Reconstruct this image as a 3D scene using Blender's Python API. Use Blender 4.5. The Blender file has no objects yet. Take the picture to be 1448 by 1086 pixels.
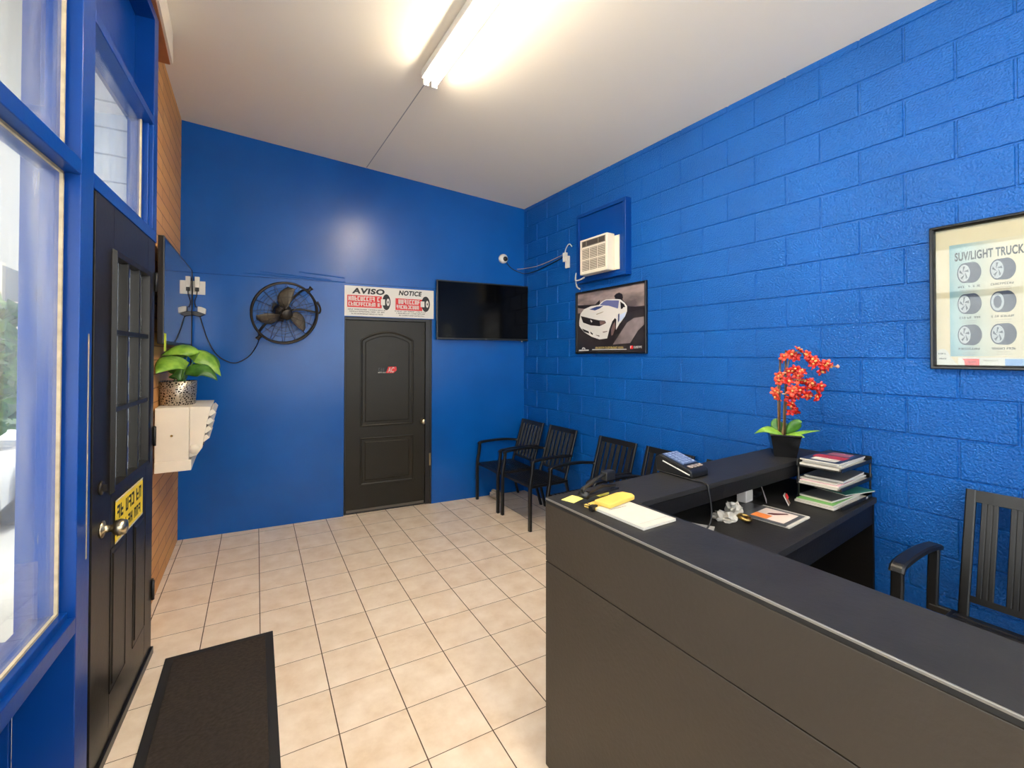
import bpy, bmesh, math, random
from mathutils import Vector, Matrix
random.seed(7)
SC = bpy.context.scene
COL = SC.collection
PI = math.pi

# ------------------------------------------------------------------ colour / material helpers
def lin(c):
    return tuple((v/255/12.92) if v/255 <= .04045 else ((v/255+.055)/1.055)**2.4 for v in c[:3]) + (1.0,)

def new_mat(name):
    m = bpy.data.materials.new(name); m.use_nodes = True
    nt = m.node_tree
    return m, nt, nt.nodes['Principled BSDF']

def mat(name, rgb, rough=.5, metal=0.0, bump=0.0, bscale=40.0, var=0.0, vscale=6.0, spec=.5, coat=0.0):
    """painted / plastic / metal surface with a little procedural grain"""
    m, nt, p = new_mat(name)
    p.inputs['Roughness'].default_value = rough
    p.inputs['Metallic'].default_value = metal
    p.inputs['Specular IOR Level'].default_value = spec
    p.inputs['Coat Weight'].default_value = coat
    c = lin(rgb)
    tc = nt.nodes.new('ShaderNodeTexCoord')
    if var > 0:
        n = nt.nodes.new('ShaderNodeTexNoise'); n.inputs['Scale'].default_value = vscale
        n.inputs['Detail'].default_value = 5
        nt.links.new(tc.outputs['Object'], n.inputs['Vector'])
        r = nt.nodes.new('ShaderNodeValToRGB')
        r.color_ramp.elements[0].position = .3; r.color_ramp.elements[1].position = .72
        r.color_ramp.elements[0].color = tuple(v*(1-var) for v in c[:3])+(1,)
        r.color_ramp.elements[1].color = tuple(min(1, v*(1+var)) for v in c[:3])+(1,)
        nt.links.new(n.outputs['Fac'], r.inputs['Fac'])
        nt.links.new(r.outputs['Color'], p.inputs['Base Color'])
    else:
        p.inputs['Base Color'].default_value = c
    if bump > 0:
        n2 = nt.nodes.new('ShaderNodeTexNoise'); n2.inputs['Scale'].default_value = bscale
        n2.inputs['Detail'].default_value = 4
        nt.links.new(tc.outputs['Object'], n2.inputs['Vector'])
        b = nt.nodes.new('ShaderNodeBump'); b.inputs['Strength'].default_value = bump
        b.inputs['Distance'].default_value = .004
        nt.links.new(n2.outputs['Fac'], b.inputs['Height'])
        nt.links.new(b.outputs['Normal'], p.inputs['Normal'])
    return m

def emit(name, rgb, strength):
    m, nt, p = new_mat(name)
    p.inputs['Base Color'].default_value = lin(rgb)
    p.inputs['Emission Color'].default_value = lin(rgb)
    p.inputs['Emission Strength'].default_value = strength
    return m

def mnode(nt, op, a, b=None):
    n = nt.nodes.new('ShaderNodeMath'); n.operation = op
    for i, v in enumerate((a, b)):
        if v is None: continue
        if isinstance(v, (int, float)): n.inputs[i].default_value = v
        else: nt.links.new(v, n.inputs[i])
    return n.outputs[0]

def glass_mat(name, dirt=.12, smear=3.0):
    """clear pane: fresnel mirror over see-through, with smeared dirt"""
    m, nt, p = new_mat(name)
    nt.nodes.remove(p)
    out = nt.nodes['Material Output']
    tr = nt.nodes.new('ShaderNodeBsdfTransparent'); tr.inputs[0].default_value = (.93, .96, .97, 1)
    gl = nt.nodes.new('ShaderNodeBsdfGlossy'); gl.inputs['Roughness'].default_value = .02
    fr = nt.nodes.new('ShaderNodeFresnel')
    ge = nt.nodes.new('ShaderNodeNewGeometry')      # same reflectance on both faces of the thin pane
    io = mnode(nt, 'MULTIPLY_ADD', ge.outputs['Backfacing'], 1/1.5-1.5); nt.nodes[-1].inputs[2].default_value = 1.5
    nt.links.new(io, fr.inputs['IOR'])
    mx = nt.nodes.new('ShaderNodeMixShader')
    nt.links.new(fr.outputs[0], mx.inputs[0]); nt.links.new(tr.outputs[0], mx.inputs[1]); nt.links.new(gl.outputs[0], mx.inputs[2])
    df = nt.nodes.new('ShaderNodeBsdfDiffuse'); df.inputs[0].default_value = (.72, .75, .78, 1)
    tc = nt.nodes.new('ShaderNodeTexCoord'); mp = nt.nodes.new('ShaderNodeMapping')
    mp.inputs['Scale'].default_value = (3.2, 3.2, .5)
    ns = nt.nodes.new('ShaderNodeTexNoise'); ns.inputs['Scale'].default_value = smear; ns.inputs['Detail'].default_value = 7
    nt.links.new(tc.outputs['Object'], mp.inputs[0]); nt.links.new(mp.outputs[0], ns.inputs['Vector'])
    f = mnode(nt, 'MULTIPLY', mnode(nt, 'POWER', ns.outputs['Fac'], 3.0), dirt*6)
    m2 = nt.nodes.new('ShaderNodeMixShader')
    nt.links.new(f, m2.inputs[0]); nt.links.new(mx.outputs[0], m2.inputs[1]); nt.links.new(df.outputs[0], m2.inputs[2])
    nt.links.new(m2.outputs[0], out.inputs[0])
    return m

# ------------------------------------------------------------------ mesh builder
class MB:
    def __init__(s): s.v = []; s.f = []; s.m = []; s.sm = []
    def add(s, vs, fs, mi=0, smooth=False):
        o = len(s.v); s.v += [tuple(v) for v in vs]
        for f in fs:
            s.f.append(tuple(i+o for i in f)); s.m.append(mi); s.sm.append(smooth)
        return s
    def box(s, x0, x1, y0, y1, z0, z1, mi=0):
        x0, x1 = min(x0, x1), max(x0, x1); y0, y1 = min(y0, y1), max(y0, y1); z0, z1 = min(z0, z1), max(z0, z1)
        vs = [(x, y, z) for z in (z0, z1) for y in (y0, y1) for x in (x0, x1)]
        return s.add(vs, [(0,2,3,1),(4,5,7,6),(0,1,5,4),(2,6,7,3),(0,4,6,2),(1,3,7,5)], mi)
    def obox(s, c, ax, ay, az, mi=0):
        """box by centre and three half-axis vectors"""
        c, ax, ay, az = map(Vector, (c, ax, ay, az))
        vs = [c+i*ax+j*ay+k*az for k in (-1, 1) for j in (-1, 1) for i in (-1, 1)]
        return s.add(vs, [(0,2,3,1),(4,5,7,6),(0,1,5,4),(2,6,7,3),(0,4,6,2),(1,3,7,5)], mi)
    def chbox(s, x0, x1, y0, y1, z0, z1, b=.004, mi=0):
        """box with chamfered edges"""
        bm = bmesh.new()
        M = Matrix.Translation(((x0+x1)/2, (y0+y1)/2, (z0+z1)/2)) @ Matrix.Diagonal((abs(x1-x0), abs(y1-y0), abs(z1-z0), 1))
        bmesh.ops.create_cube(bm, size=1, matrix=M)
        bmesh.ops.bevel(bm, geom=bm.edges[:], offset=b, segments=2, affect='EDGES', profile=.6)
        bm.verts.index_update()
        s.add([v.co[:] for v in bm.verts], [[v.index for v in f.verts] for f in bm.faces], mi)
        bm.free(); return s
    def prism(s, pts, z0, z1, mi=0):
        """pts (x, y) outline extruded along z"""
        n = len(pts)
        vs = [(x, y, z0) for x, y in pts]+[(x, y, z1) for x, y in pts]
        return s.add(vs, [tuple(range(n))[::-1], tuple(range(n, 2*n))]+[(i, (i+1) % n, n+(i+1) % n, n+i) for i in range(n)], mi)
    def lathe(s, prof, n=32, c=(0,0,0), axis=(0,0,1), mi=0, smooth=True):
        q = Vector((0,0,1)).rotation_difference(Vector(axis).normalized()).to_matrix(); c = Vector(c)
        vs = []; fs = []
        for r, z in prof:
            for i in range(n):
                a = 2*PI*i/n; vs.append(c+q@Vector((r*math.cos(a), r*math.sin(a), z)))
        k = len(prof)
        for j in range(k-1):
            for i in range(n):
                i2 = (i+1) % n; fs.append((j*n+i, j*n+i2, (j+1)*n+i2, (j+1)*n+i))
        if prof[0][0] > 1e-6: fs.append(tuple(range(n))[::-1])
        if prof[-1][0] > 1e-6: fs.append(tuple((k-1)*n+i for i in range(n)))
        return s.add(vs, fs, mi, smooth)
    def cyl(s, a, b, r, n=16, mi=0, r2=None):
        a, b = Vector(a), Vector(b)
        return s.lathe([(r, 0), (r if r2 is None else r2, (b-a).length)], n, a, b-a, mi)
    def tube(s, path, r, n=8, mi=0, closed=False):
        P = [Vector(p) for p in path]; k = len(P); vs = []; fs = []
        t0 = (P[1]-P[0]).normalized()
        up = Vector((0,0,1)) if abs(t0.z) < .9 else Vector((1,0,0))
        nrm = (up-t0*up.dot(t0)).normalized()
        for i in range(k):
            if closed: t = (P[(i+1) % k]-P[i-1]).normalized()
            else: t = (P[min(i+1, k-1)]-P[max(i-1, 0)]).normalized()
            nrm = (nrm-t*nrm.dot(t)).normalized(); bn = t.cross(nrm)
            for j in range(n):
                a = 2*PI*j/n; vs.append(P[i]+r*(math.cos(a)*nrm+math.sin(a)*bn))
        for i in range(k if closed else k-1):
            i2 = (i+1) % k
            for j in range(n):
                j2 = (j+1) % n; fs.append((i*n+j, i*n+j2, i2*n+j2, i2*n+j))
        if not closed: fs += [tuple(range(n))[::-1], tuple((k-1)*n+j for j in range(n))]
        return s.add(vs, fs, mi, True)
    def sweep(s, path, w, h, lat=(0,1,0), mi=0):
        """rectangular bar along path; w along lat, h across"""
        P = [Vector(p) for p in path]; lat = Vector(lat).normalized(); k = len(P); vs = []; fs = []
        for i in range(k):
            t = (P[min(i+1, k-1)]-P[max(i-1, 0)]).normalized()
            l = (lat-t*lat.dot(t)).normalized(); u = l.cross(t)
            for a, b in ((-1,-.6),(-.7,-1),(.7,-1),(1,-.6),(1,.6),(.7,1),(-.7,1),(-1,.6)):
                vs.append(P[i]+l*(a*w/2)+u*(b*h/2))
        for i in range(k-1):
            for j in range(8):
                fs.append((i*8+j, i*8+(j+1) % 8, (i+1)*8+(j+1) % 8, (i+1)*8+j))
        fs += [tuple(range(8))[::-1], tuple((k-1)*8+j for j in range(8))]
        return s.add(vs, fs, mi)
    def mould(s, path, prof, mi=0):
        """closed 2-D path in (x, y), profile [(inset, height z)] swept round it with mitres"""
        n = len(path); P = [Vector(p) for p in path]; offs = []
        area = sum(P[i].x*P[(i+1) % n].y-P[(i+1) % n].x*P[i].y for i in range(n))
        sg = 1 if area > 0 else -1
        for i in range(n):
            a = (P[i]-P[i-1]).normalized(); b = (P[(i+1) % n]-P[i]).normalized()
            na = Vector((-a.y, a.x))*sg; nb = Vector((-b.y, b.x))*sg
            m = (na+nb)
            m = m.normalized()/max(.3, m.normalized().dot(na)) if m.length > 1e-6 else na
            offs.append(m)
        k = len(prof); vs = [(P[i].x+offs[i].x*d, P[i].y+offs[i].y*d, z) for i in range(n) for d, z in prof]
        fs = [(i*k+j, ((i+1) % n)*k+j, ((i+1) % n)*k+j+1, i*k+j+1) for i in range(n) for j in range(k-1)]
        return s.add(vs, fs, mi)
    def poly(s, pts, z=0, mi=0, th=.0004):
        """thin printed patch lying at height z"""
        return s.prism(pts, z, z+th, mi)
    def build(s, name, mats, parent=None, M=None, bevel=0):
        me = bpy.data.meshes.new(name); me.from_pydata(s.v, [], s.f)
        for m in (mats if isinstance(mats, (list, tuple)) else [mats]): me.materials.append(m)
        for p, mi, sm in zip(me.polygons, s.m, s.sm): p.material_index = mi; p.use_smooth = sm
        bm = bmesh.new(); bm.from_mesh(me); bmesh.ops.recalc_face_normals(bm, faces=bm.faces[:]); bm.to_mesh(me); bm.free()
        o = bpy.data.objects.new(name, me); COL.objects.link(o)
        if parent: o.parent = parent
        if M is not None: o.matrix_local = M
        if bevel:
            b = o.modifiers.new('bevel', 'BEVEL'); b.width = bevel; b.segments = 2; b.limit_method = 'ANGLE'
        return o

def tag(o, label=None, cat=None, group=None, kind=None):
    if label: o['label'] = label
    if cat: o['category'] = cat
    if group: o['group'] = group
    if kind: o['kind'] = kind
    return o
def thing(name, label, cat, M=None, group=None, kind=None):
    o = bpy.data.objects.new(name, None); COL.objects.link(o); o.empty_display_size = .1
    if M is not None: o.matrix_world = M
    return tag(o, label, cat, group, kind)
def copy_tree(o, parent=None):
    c = o.copy(); COL.objects.link(c)
    if parent: c.parent = parent
    for ch in list(o.children): copy_tree(ch, c)
    return c
def frame(o, x, y, z):
    m = Matrix.Identity(4)
    for i, a in enumerate((x, y, z)): m.col[i][:3] = Vector(a).normalized()
    m.col[3][:3] = o
    return m
def T(x, y, z, rz=0): return Matrix.Translation((x, y, z)) @ Matrix.Rotation(rz, 4, 'Z')

def text_into(mb, body, x, y, w, h, z=.0006, mi=0, bold=.0, shear=0):
    """outline lettering scaled into the box (x, y, w, h) on the local xy plane"""
    cu = bpy.data.curves.new('letters', 'FONT'); cu.body = body; cu.offset = bold; cu.shear = shear; cu.space_character = 1+bold*2
    ob = bpy.data.objects.new('letters', cu); COL.objects.link(ob)
    dg = bpy.context.evaluated_depsgraph_get()
    me = bpy.data.meshes.new_from_object(ob.evaluated_get(dg))
    xs = [v.co.x for v in me.vertices]; ys = [v.co.y for v in me.vertices]
    sx = w/(max(xs)-min(xs)); sy = h/(max(ys)-min(ys))
    mb.add([(x+(v.co.x-min(xs))*sx, y+(v.co.y-min(ys))*sy, z) for v in me.vertices], [tuple(p.vertices) for p in me.polygons], mi)
    bpy.data.objects.remove(ob); bpy.data.curves.remove(cu); bpy.data.meshes.remove(me)
def small_print(mb, x, y, w, h, z=.0006, mi=0, seed=0, pitch=.62, word=.22):
    """unreadable small print: a row of little letter-like strokes"""
    rr = random.Random(seed); cx = x
    while cx < x+w-h*pitch:
        if rr.random() < word: cx += h*.45; continue
        lw = h*pitch*.8; t = h*.2
        for k in rr.sample(range(5), 3):
            if k == 0: mb.poly([(cx,y),(cx+t,y),(cx+t,y+h),(cx,y+h)], z, mi, .0002)
            if k == 1: mb.poly([(cx+lw-t,y),(cx+lw,y),(cx+lw,y+h),(cx+lw-t,y+h)], z, mi, .0002)
            if k > 1:
                yy = y+(k-2)*(h-t)/2; mb.poly([(cx,yy),(cx+lw,yy),(cx+lw,yy+t),(cx,yy+t)], z, mi, .0002)
        cx += h*pitch
def rect(x0, x1, y0, y1): return [(x0,y0),(x1,y0),(x1,y1),(x0,y1)]
def ell(cx, cy, rx, ry, n=24, a0=0, a1=2*PI):
    return [(cx+rx*math.cos(a0+(a1-a0)*i/n), cy+ry*math.sin(a0+(a1-a0)*i/n)) for i in range(n)]
def bez(a, b, c, n=10):
    a, b, c = map(Vector, (a, b, c))
    return [a*(1-t)**2+b*2*t*(1-t)+c*t*t for t in [i/n for i in range(n+1)]]
def smooth_path(pts, n=6):
    P = [Vector(p) for p in pts]; out = []
    for i in range(len(P)-1):
        p0, p1, p2, p3 = P[max(i-1,0)], P[i], P[i+1], P[min(i+2,len(P)-1)]
        for j in range(n):
            t = j/n
            out.append(.5*((2*p1)+(p2-p0)*t+(2*p0-5*p1+4*p2-p3)*t*t+(3*p1-p0-3*p2+p3)*t**3))
    return out+[P[-1]]

# ------------------------------------------------------------------ materials
BLUE = (0, 82, 163)
def blue_paint(name, rough, bump, bscale, rgb=BLUE, dist=.004, fine=0):
    m = mat(name, rgb, rough, bump=bump, bscale=bscale, var=.10, vscale=2.0, spec=.32)
    for n in m.node_tree.nodes:
        if n.type == 'BUMP': n.inputs['Distance'].default_value = dist
    return m
M_wallblue = blue_paint('blue_plaster_paint', .26, .25, 9, dist=.006)
M_wallblue.node_tree.nodes['Principled BSDF'].inputs['Specular IOR Level'].default_value = .42
M_block = blue_paint('blue_block_paint', .35, 1.0, 95, dist=.009)
M_trim = blue_paint('blue_trim_paint', .3, .15, 30, (2, 58, 134))
M_white = mat('white_plastic', (215, 212, 204), .4)
M_cream = mat('cream_metal', (222, 214, 197), .45, var=.05)
M_black = mat('black_plastic', (18, 18, 19), .35)
M_blackm = mat('black_powder_coated_metal', (26, 26, 27), .42, bump=.1, bscale=200)
M_counter_front = mat('black_counter_board', (52, 43, 32), .5, var=.10, vscale=3, bump=.25, bscale=70)
M_counter_dark = mat('black_painted_board', (13, 12, 12), .5, spec=.2, bump=.2, bscale=60)
M_counter_top = mat('black_scuffed_laminate', (33, 32, 31), .5, spec=.3, var=.22, vscale=9, bump=.2, bscale=60)
M_doorblack = mat('black_door_paint', (36, 33, 26), .42, spec=.3, bump=.15, bscale=45, var=.06)
M_frontdoor = mat('black_gloss_door_paint', (26, 23, 19), .36, spec=.3, bump=.12, bscale=30, var=.08)
M_screen = mat('tv_glass', (3, 3, 3), .12, spec=.2)
M_screen_mirror = mat('tv_glossy_glass', (5, 5, 7), .05, spec=1.0, coat=1)
M_nickel = mat('satin_nickel', (190, 178, 150), .28, metal=1)
M_brass = mat('worn_brass', (170, 140, 80), .35, metal=1)
M_dkmetal = mat('dark_bronze_metal', (52, 46, 40), .4, metal=.6)
M_fanblade = mat('dusty_fan_blade', (96, 88, 76), .5, metal=.35, var=.25, vscale=30)
M_paper = mat('white_paper', (190, 186, 177), .7)
M_yellow = mat('yellow_paper', (212, 178, 84), .7)
M_grey = mat('grey_plastic', (120, 118, 114), .5)
M_cable = mat('black_cable_rubber', (12, 13, 16), .5)
M_red = mat('red_print', (205, 32, 36), .5)
M_ink = mat('black_ink', (22, 22, 24), .6)
M_putty = mat('cream_glazing_putty', (172, 158, 132), .8, var=.2, vscale=25)
M_glass = glass_mat('window_glass', .11)
M_doorglass = glass_mat('door_glass', .02)
M_orange = mat('tan_wood_soffit', (176, 108, 58), .6, var=.15)

def brick_mat():
    m, nt, p = new_mat('orange_tan_brick')
    tc = nt.nodes.new('ShaderNodeTexCoord'); mp = nt.nodes.new('ShaderNodeMapping')
    mp.inputs['Rotation'].default_value = (PI/2, 0, 0)
    sep = nt.nodes.new('ShaderNodeSeparateXYZ'); cmb = nt.nodes.new('ShaderNodeCombineXYZ')
    nt.links.new(tc.outputs['Object'], sep.inputs[0])
    nt.links.new(sep.outputs['Y'], cmb.inputs['X']); nt.links.new(sep.outputs['Z'], cmb.inputs['Y'])
    b = nt.nodes.new('ShaderNodeTexBrick'); b.inputs['Scale'].default_value = 1
    b.inputs['Brick Width'].default_value = .62; b.inputs['Row Height'].default_value = .098
    b.inputs['Mortar Size'].default_value = .004; b.inputs['Mortar Smooth'].default_value = .3
    b.inputs['Color1'].default_value = lin((218, 160, 92)); b.inputs['Color2'].default_value = lin((206, 146, 82))
    b.inputs['Mortar'].default_value = lin((140, 92, 52))
    nt.links.new(cmb.outputs[0], b.inputs['Vector'])
    nt.links.new(b.outputs['Color'], p.inputs['Base Color'])
    bp = nt.nodes.new('ShaderNodeBump'); bp.inputs['Strength'].default_value = .6; bp.inputs['Distance'].default_value = .004; bp.invert = True
    nt.links.new(b.outputs['Fac'], bp.inputs['Height']); nt.links.new(bp.outputs['Normal'], p.inputs['Normal'])
    p.inputs['Roughness'].default_value = .6
    return m
M_brick = brick_mat()

TILE = .30794
def tile_mat():
    m, nt, p = new_mat('beige_ceramic_tile')
    tc = nt.nodes.new('ShaderNodeTexCoord'); sep = nt.nodes.new('ShaderNodeSeparateXYZ')
    nt.links.new(tc.outputs['Object'], sep.inputs[0])
    def cell(o):
        u = mnode(nt, 'DIVIDE', o, TILE); fl = mnode(nt, 'FLOOR', u); fr = mnode(nt, 'SUBTRACT', u, fl)
        d = mnode(nt, 'ABSOLUTE', mnode(nt, 'SUBTRACT', fr, .5))
        return fl, d
    fx, dx = cell(sep.outputs['X']); fy, dy = cell(sep.outputs['Y'])
    gx = mnode(nt, 'GREATER_THAN', dx, .5-.0088); gy = mnode(nt, 'GREATER_THAN', dy, .5-.0062)
    g = mnode(nt, 'MAXIMUM', gx, gy)
    cm = nt.nodes.new('ShaderNodeCombineXYZ'); nt.links.new(fx, cm.inputs[0]); nt.links.new(fy, cm.inputs[1])
    wn = nt.nodes.new('ShaderNodeTexWhiteNoise'); wn.noise_dimensions = '3D'; nt.links.new(cm.outputs[0], wn.inputs['Vector'])
    add = nt.nodes.new('ShaderNodeVectorMath'); add.operation = 'MULTIPLY_ADD'
    nt.links.new(wn.outputs['Color'], add.inputs[0]); add.inputs[1].default_value = (9, 9, 9); nt.links.new(tc.outputs['Object'], add.inputs[2])
    ns = nt.nodes.new('ShaderNodeTexNoise'); ns.inputs['Scale'].default_value = 7; ns.inputs['Detail'].default_value = 6; ns.inputs['Roughness'].default_value = .62
    nt.links.new(add.outputs[0], ns.inputs['Vector'])
    r = nt.nodes.new('ShaderNodeValToRGB'); r.color_ramp.elements[0].position = .3; r.color_ramp.elements[1].position = .75
    r.color_ramp.elements[0].color = lin((222, 198, 169)); r.color_ramp.elements[1].color = lin((245, 229, 208))
    nt.links.new(ns.outputs['Fac'], r.inputs['Fac'])
    mx = nt.nodes.new('ShaderNodeMix'); mx.data_type = 'RGBA'
    nt.links.new(g, mx.inputs['Factor']); nt.links.new(r.outputs['Color'], mx.inputs['A']); mx.inputs['B'].default_value = lin((88, 66, 46))
    nt.links.new(mx.outputs['Result'], p.inputs['Base Color'])
    ro = mnode(nt, 'MULTIPLY_ADD', g, .4); nt.nodes[-1].inputs[2].default_value = .42
    nt.links.new(ro, p.inputs['Roughness'])
    bp = nt.nodes.new('ShaderNodeBump'); bp.inputs['Strength'].default_value = .5; bp.inputs['Distance'].default_value = .002; bp.invert = True
    nt.links.new(g, bp.inputs['Height']); nt.links.new(bp.outputs['Normal'], p.inputs['Normal'])
    return m
M_tile = tile_mat()
M_ceil = mat('painted_ceiling_board', (244, 234, 216), .75, bump=.1, bscale=14)

# ------------------------------------------------------------------ camera
CAM = Vector((-3.15005, -4.71264, 1.69989)); pitch, yaw, roll = .01191, .53068, .00166
cp, sp, cy_, sy_ = math.cos(pitch), math.sin(pitch), math.cos(yaw), math.sin(yaw)
fwd = Vector((sy_*cp, cy_*cp, sp)); rgt = Vector((cy_, -sy_, 0)); up = rgt.cross(fwd)
r2 = math.cos(roll)*rgt+math.sin(roll)*up; u2 = -math.sin(roll)*rgt+math.cos(roll)*up
cam = bpy.data.cameras.new('camera'); camo = bpy.data.objects.new('camera', cam); COL.objects.link(camo)
camo.matrix_world = frame(CAM, r2, u2, -fwd)
cam.sensor_width = 36; cam.lens = 630.94468*36/1448
cam.shift_x = (724-703.836)/1448; cam.shift_y = (495.417-543)/1448
cam.clip_start = .02
SC.camera = camo

# ------------------------------------------------------------------ room frames
BK = -.09017
LB = math.hypot(1, BK)
FB = frame((0,0,0), (1, BK, 0), (-BK, 1, 0), (0,0,1))            # back wall: x to the right, y into the wall
FBW = frame((0,0,0), (1, BK, 0), (0,0,1), (BK, -1, 0))           # flat things on the back wall: x right, y up, z to the room
def bx(X): return X*LB
FR = lambda Y, Z, X=0: frame((X, Y, Z), (0,-1,0), (0,0,1), (-1,0,0))   # flat things on the right wall
LH = Vector((-3.555, -1.51, 0)); LD = Vector((-.081, -.9967, 0)).normalized(); LN = Vector((.9967, -.081, 0)).normalized()
FL = frame(LH, LD, LN, (0,0,1))                                  # storefront: x towards the camera, y into the room
FLW = lambda s, z, n=0: frame(LH+LD*s+LN*n+Vector((0,0,z)), -LD, (0,0,1), LN)
CSL = -.0885
def ceil_z(X): return 3.563+CSL*X

# floor
th = -.03497
fl = MB()
Mf = Matrix.Translation((-3.04411, -2.59913, 0)) @ Matrix.Rotation(th, 4, 'Z')
inv = Mf.inverted()
cs = [inv @ Vector(p) for p in ((-4.2,-6.4,0), (.2,-6.4,0), (.2,.5,0), (-4.2,.5,0))]
fl.prism([(c.x, c.y) for c in cs], -.1, 0)
o = fl.build('floor', M_tile); o.matrix_world = Mf
tag(o, 'beige ceramic tile floor with thin dark grout lines', 'floor', kind='structure')

# ceiling (slopes up to the left)
c = MB(); X0, X1, Y0, Y1 = -4.3, .2, -6.4, .55
c.add([(X0,Y0,ceil_z(X0)),(X1,Y0,ceil_z(X1)),(X1,Y1,ceil_z(X1)),(X0,Y1,ceil_z(X0)),
       (X0,Y0,ceil_z(X0)+.1),(X1,Y0,ceil_z(X1)+.1),(X1,Y1,ceil_z(X1)+.1),(X0,Y1,ceil_z(X0)+.1)],
      [(0,3,2,1),(4,5,6,7),(0,1,5,4),(1,2,6,5),(2,3,7,6),(3,0,4,7)])
ce = c.build('ceiling', M_ceil); tag(ce, 'sloping pale grey painted ceiling', 'ceiling', kind='structure')
s_ = MB(); s_.obox((-1.945, -3.0, ceil_z(-1.945)-.0005), (.004, 0, .004*CSL), (0, 3.15, 0), (0, 0, .001))
s_.build('ceiling_seam', mat('ceiling_joint_tape', (170, 165, 156), .8), ce)

# right wall: painted concrete blocks with struck joints
ZB, YB = 1.686, -.69333
w = MB(); w.box(.006, .2, -6.4, .1, 0, 3.62)
for k in range(-9, 10):
    z0 = max(0, ZB+k*.2032+.0035); z1 = min(3.575, ZB+(k+1)*.2032-.0035)
    if z1 <= z0+.01: continue
    m0 = 0 if k % 2 else 1
    for j in range(-3, 16):
        ya = YB-(m0+2*j)*.2032-.0035; yb = YB-(m0+2*j+2)*.2032+.0035
        ya = min(ya, .03); yb = max(yb, -6.35)
        if ya-yb < .02: continue
        jit = random.uniform(-.0008, .0008); e = .004
        vs = [(.007, ya, z0), (.007, yb, z0), (.007, yb, z1), (.007, ya, z1),
              (jit, ya-e, z0+e), (jit, yb+e, z0+e), (jit, yb+e, z1-e), (jit, ya-e, z1-e)]
        w.add(vs, [(4,5,6,7), (0,1,5,4), (1,2,6,5), (2,3,7,6), (3,0,4,7)])
o = w.build('wall_right', M_block); tag(o, 'blue painted concrete block wall', 'wall', kind='structure')

# back wall: board panels round the inner door
DX0, DX1, DH = bx(-2.158), bx(-1.2), 2.115
w = MB()
w.box(-3.9, DX0, 0, .16, 0, 2.47); w.box(DX1, .05, 0, .16, 0, 2.47); w.box(DX0, DX1, 0, .16, DH, 2.47)
w.box(-3.9, .05, -.004, .16, 2.472, 4.05)
w.box(-3.9, .05, .16, .26, 0, 4.05)
w.box(bx(-2.36), bx(-2.357), -.0012, .001, 2.13, 2.47)
# lapped ridges of old paint along the board joint
for x0, x1, za, zb_ in ((-3.1,-2.15,2.50,2.475),(-2.95,-2.3,2.525,2.49),(-2.6,-2.16,2.55,2.52)):
    w.add([(bx(x0),-.004,za-.006),(bx(x1),-.004,zb_-.006),(bx(x1),-.004,zb_+.006),(bx(x0),-.004,za+.006),
           (bx(x0),-.0065,za),(bx(x1),-.0065,zb_)], [(0,1,5,4),(4,5,2,3),(0,4,3),(1,2,5)])
o = w.build('wall_back', M_wallblue, M=FB); tag(o, 'smooth blue painted wall at the back', 'wall', kind='structure')

# left brick pier, front wall
w = MB()
w.add([(-3.60,.34,0),(-3.652,-1.47,0),(-3.86,-1.47,0),(-3.86,.5,0),(-3.60,.34,3.98),(-3.652,-1.47,3.98),(-3.86,-1.47,3.98),(-3.86,.5,3.98)],
      [(0,3,2,1),(4,5,6,7),(0,1,5,4),(1,2,6,5),(2,3,7,6),(3,0,4,7)])
o = w.build('wall_left', M_brick); wl_ = o; tag(o, 'orange tan brick wall beyond the entrance door', 'wall', kind='structure')
w = MB()
for k in range(27): w.add([(-3.862,-1.47,k*.148),(-3.862,.5,k*.148),(-3.862,.5,k*.148+.146),(-3.862,-1.47,k*.148+.146),(-3.892,-1.475,k*.148),(-3.892,.5,k*.148),(-3.872,.5,k*.148+.146),(-3.872,-1.475,k*.148+.146)],
    [(0,1,2,3),(4,7,6,5),(0,4,5,1),(1,5,6,2),(2,6,7,3),(3,7,4,0)])
for k in range(27): w.add([(-3.668,-1.474,k*.148),(-3.89,-1.474,k*.148),(-3.89,-1.474,k*.148+.146),(-3.668,-1.474,k*.148+.146),(-3.668,-1.505,k*.148),(-3.89,-1.505,k*.148),(-3.89,-1.486,k*.148+.146),(-3.668,-1.486,k*.148+.146)],
    [(0,1,2,3),(4,7,6,5),(0,4,5,1),(1,5,6,2),(2,6,7,3),(3,7,4,0)])
w.build('outer_siding', mat('pale_siding_boards', (196,204,216), .6), wl_)
w = MB(); w.box(-4.2, .2, -6.4, -6.25, 0, .75); w.box(-4.2, .2, -6.4, -6.25, 3.2, 4.0); w.box(-4.2, -3.75, -6.4, -6.25, .75, 3.2); w.box(-.2, .2, -6.4, -6.25, .75, 3.2)  # openings added in the unseen front wall to let in fill daylight
for x in (-2.6, -1.4): w.box(x-.05, x+.05, -6.38, -6.27, .75, 3.2)
o = w.build('wall_front', M_wallblue); tag(o, 'blue wall behind the viewer with window openings added for fill daylight', 'wall', kind='structure')
w = MB(); w.box(-3.75, -.2, -6.33, -6.325, .75, 3.2); o = w.build('fill_window', M_glass); tag(o, 'unseen window panes added behind the viewer for fill daylight', 'window', kind='structure')  # added panes closing the fill-daylight openings

# boxed beam over the brick wall
w = MB(); w.box(-3.72, -3.532, -6.25, -1.02, 3.66, 3.97); o = w.build('trim_1', mat('cream_beam_paint', (226, 214, 194), .6))
tag(o, 'cream boxed beam along the ceiling edge', 'beam', kind='structure')
w = MB(); w.box(-3.715, -3.545, -6.25, -1.035, 3.648, 3.66); w.build('soffit_board', M_orange, o)
w = MB(); w.box(-3.66, -3.62, -1.36, -1.03, 3.40, 3.648)
w.build('beam_bracket', mat('stained_dark_wood', (120, 70, 36), .6), o)

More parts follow.
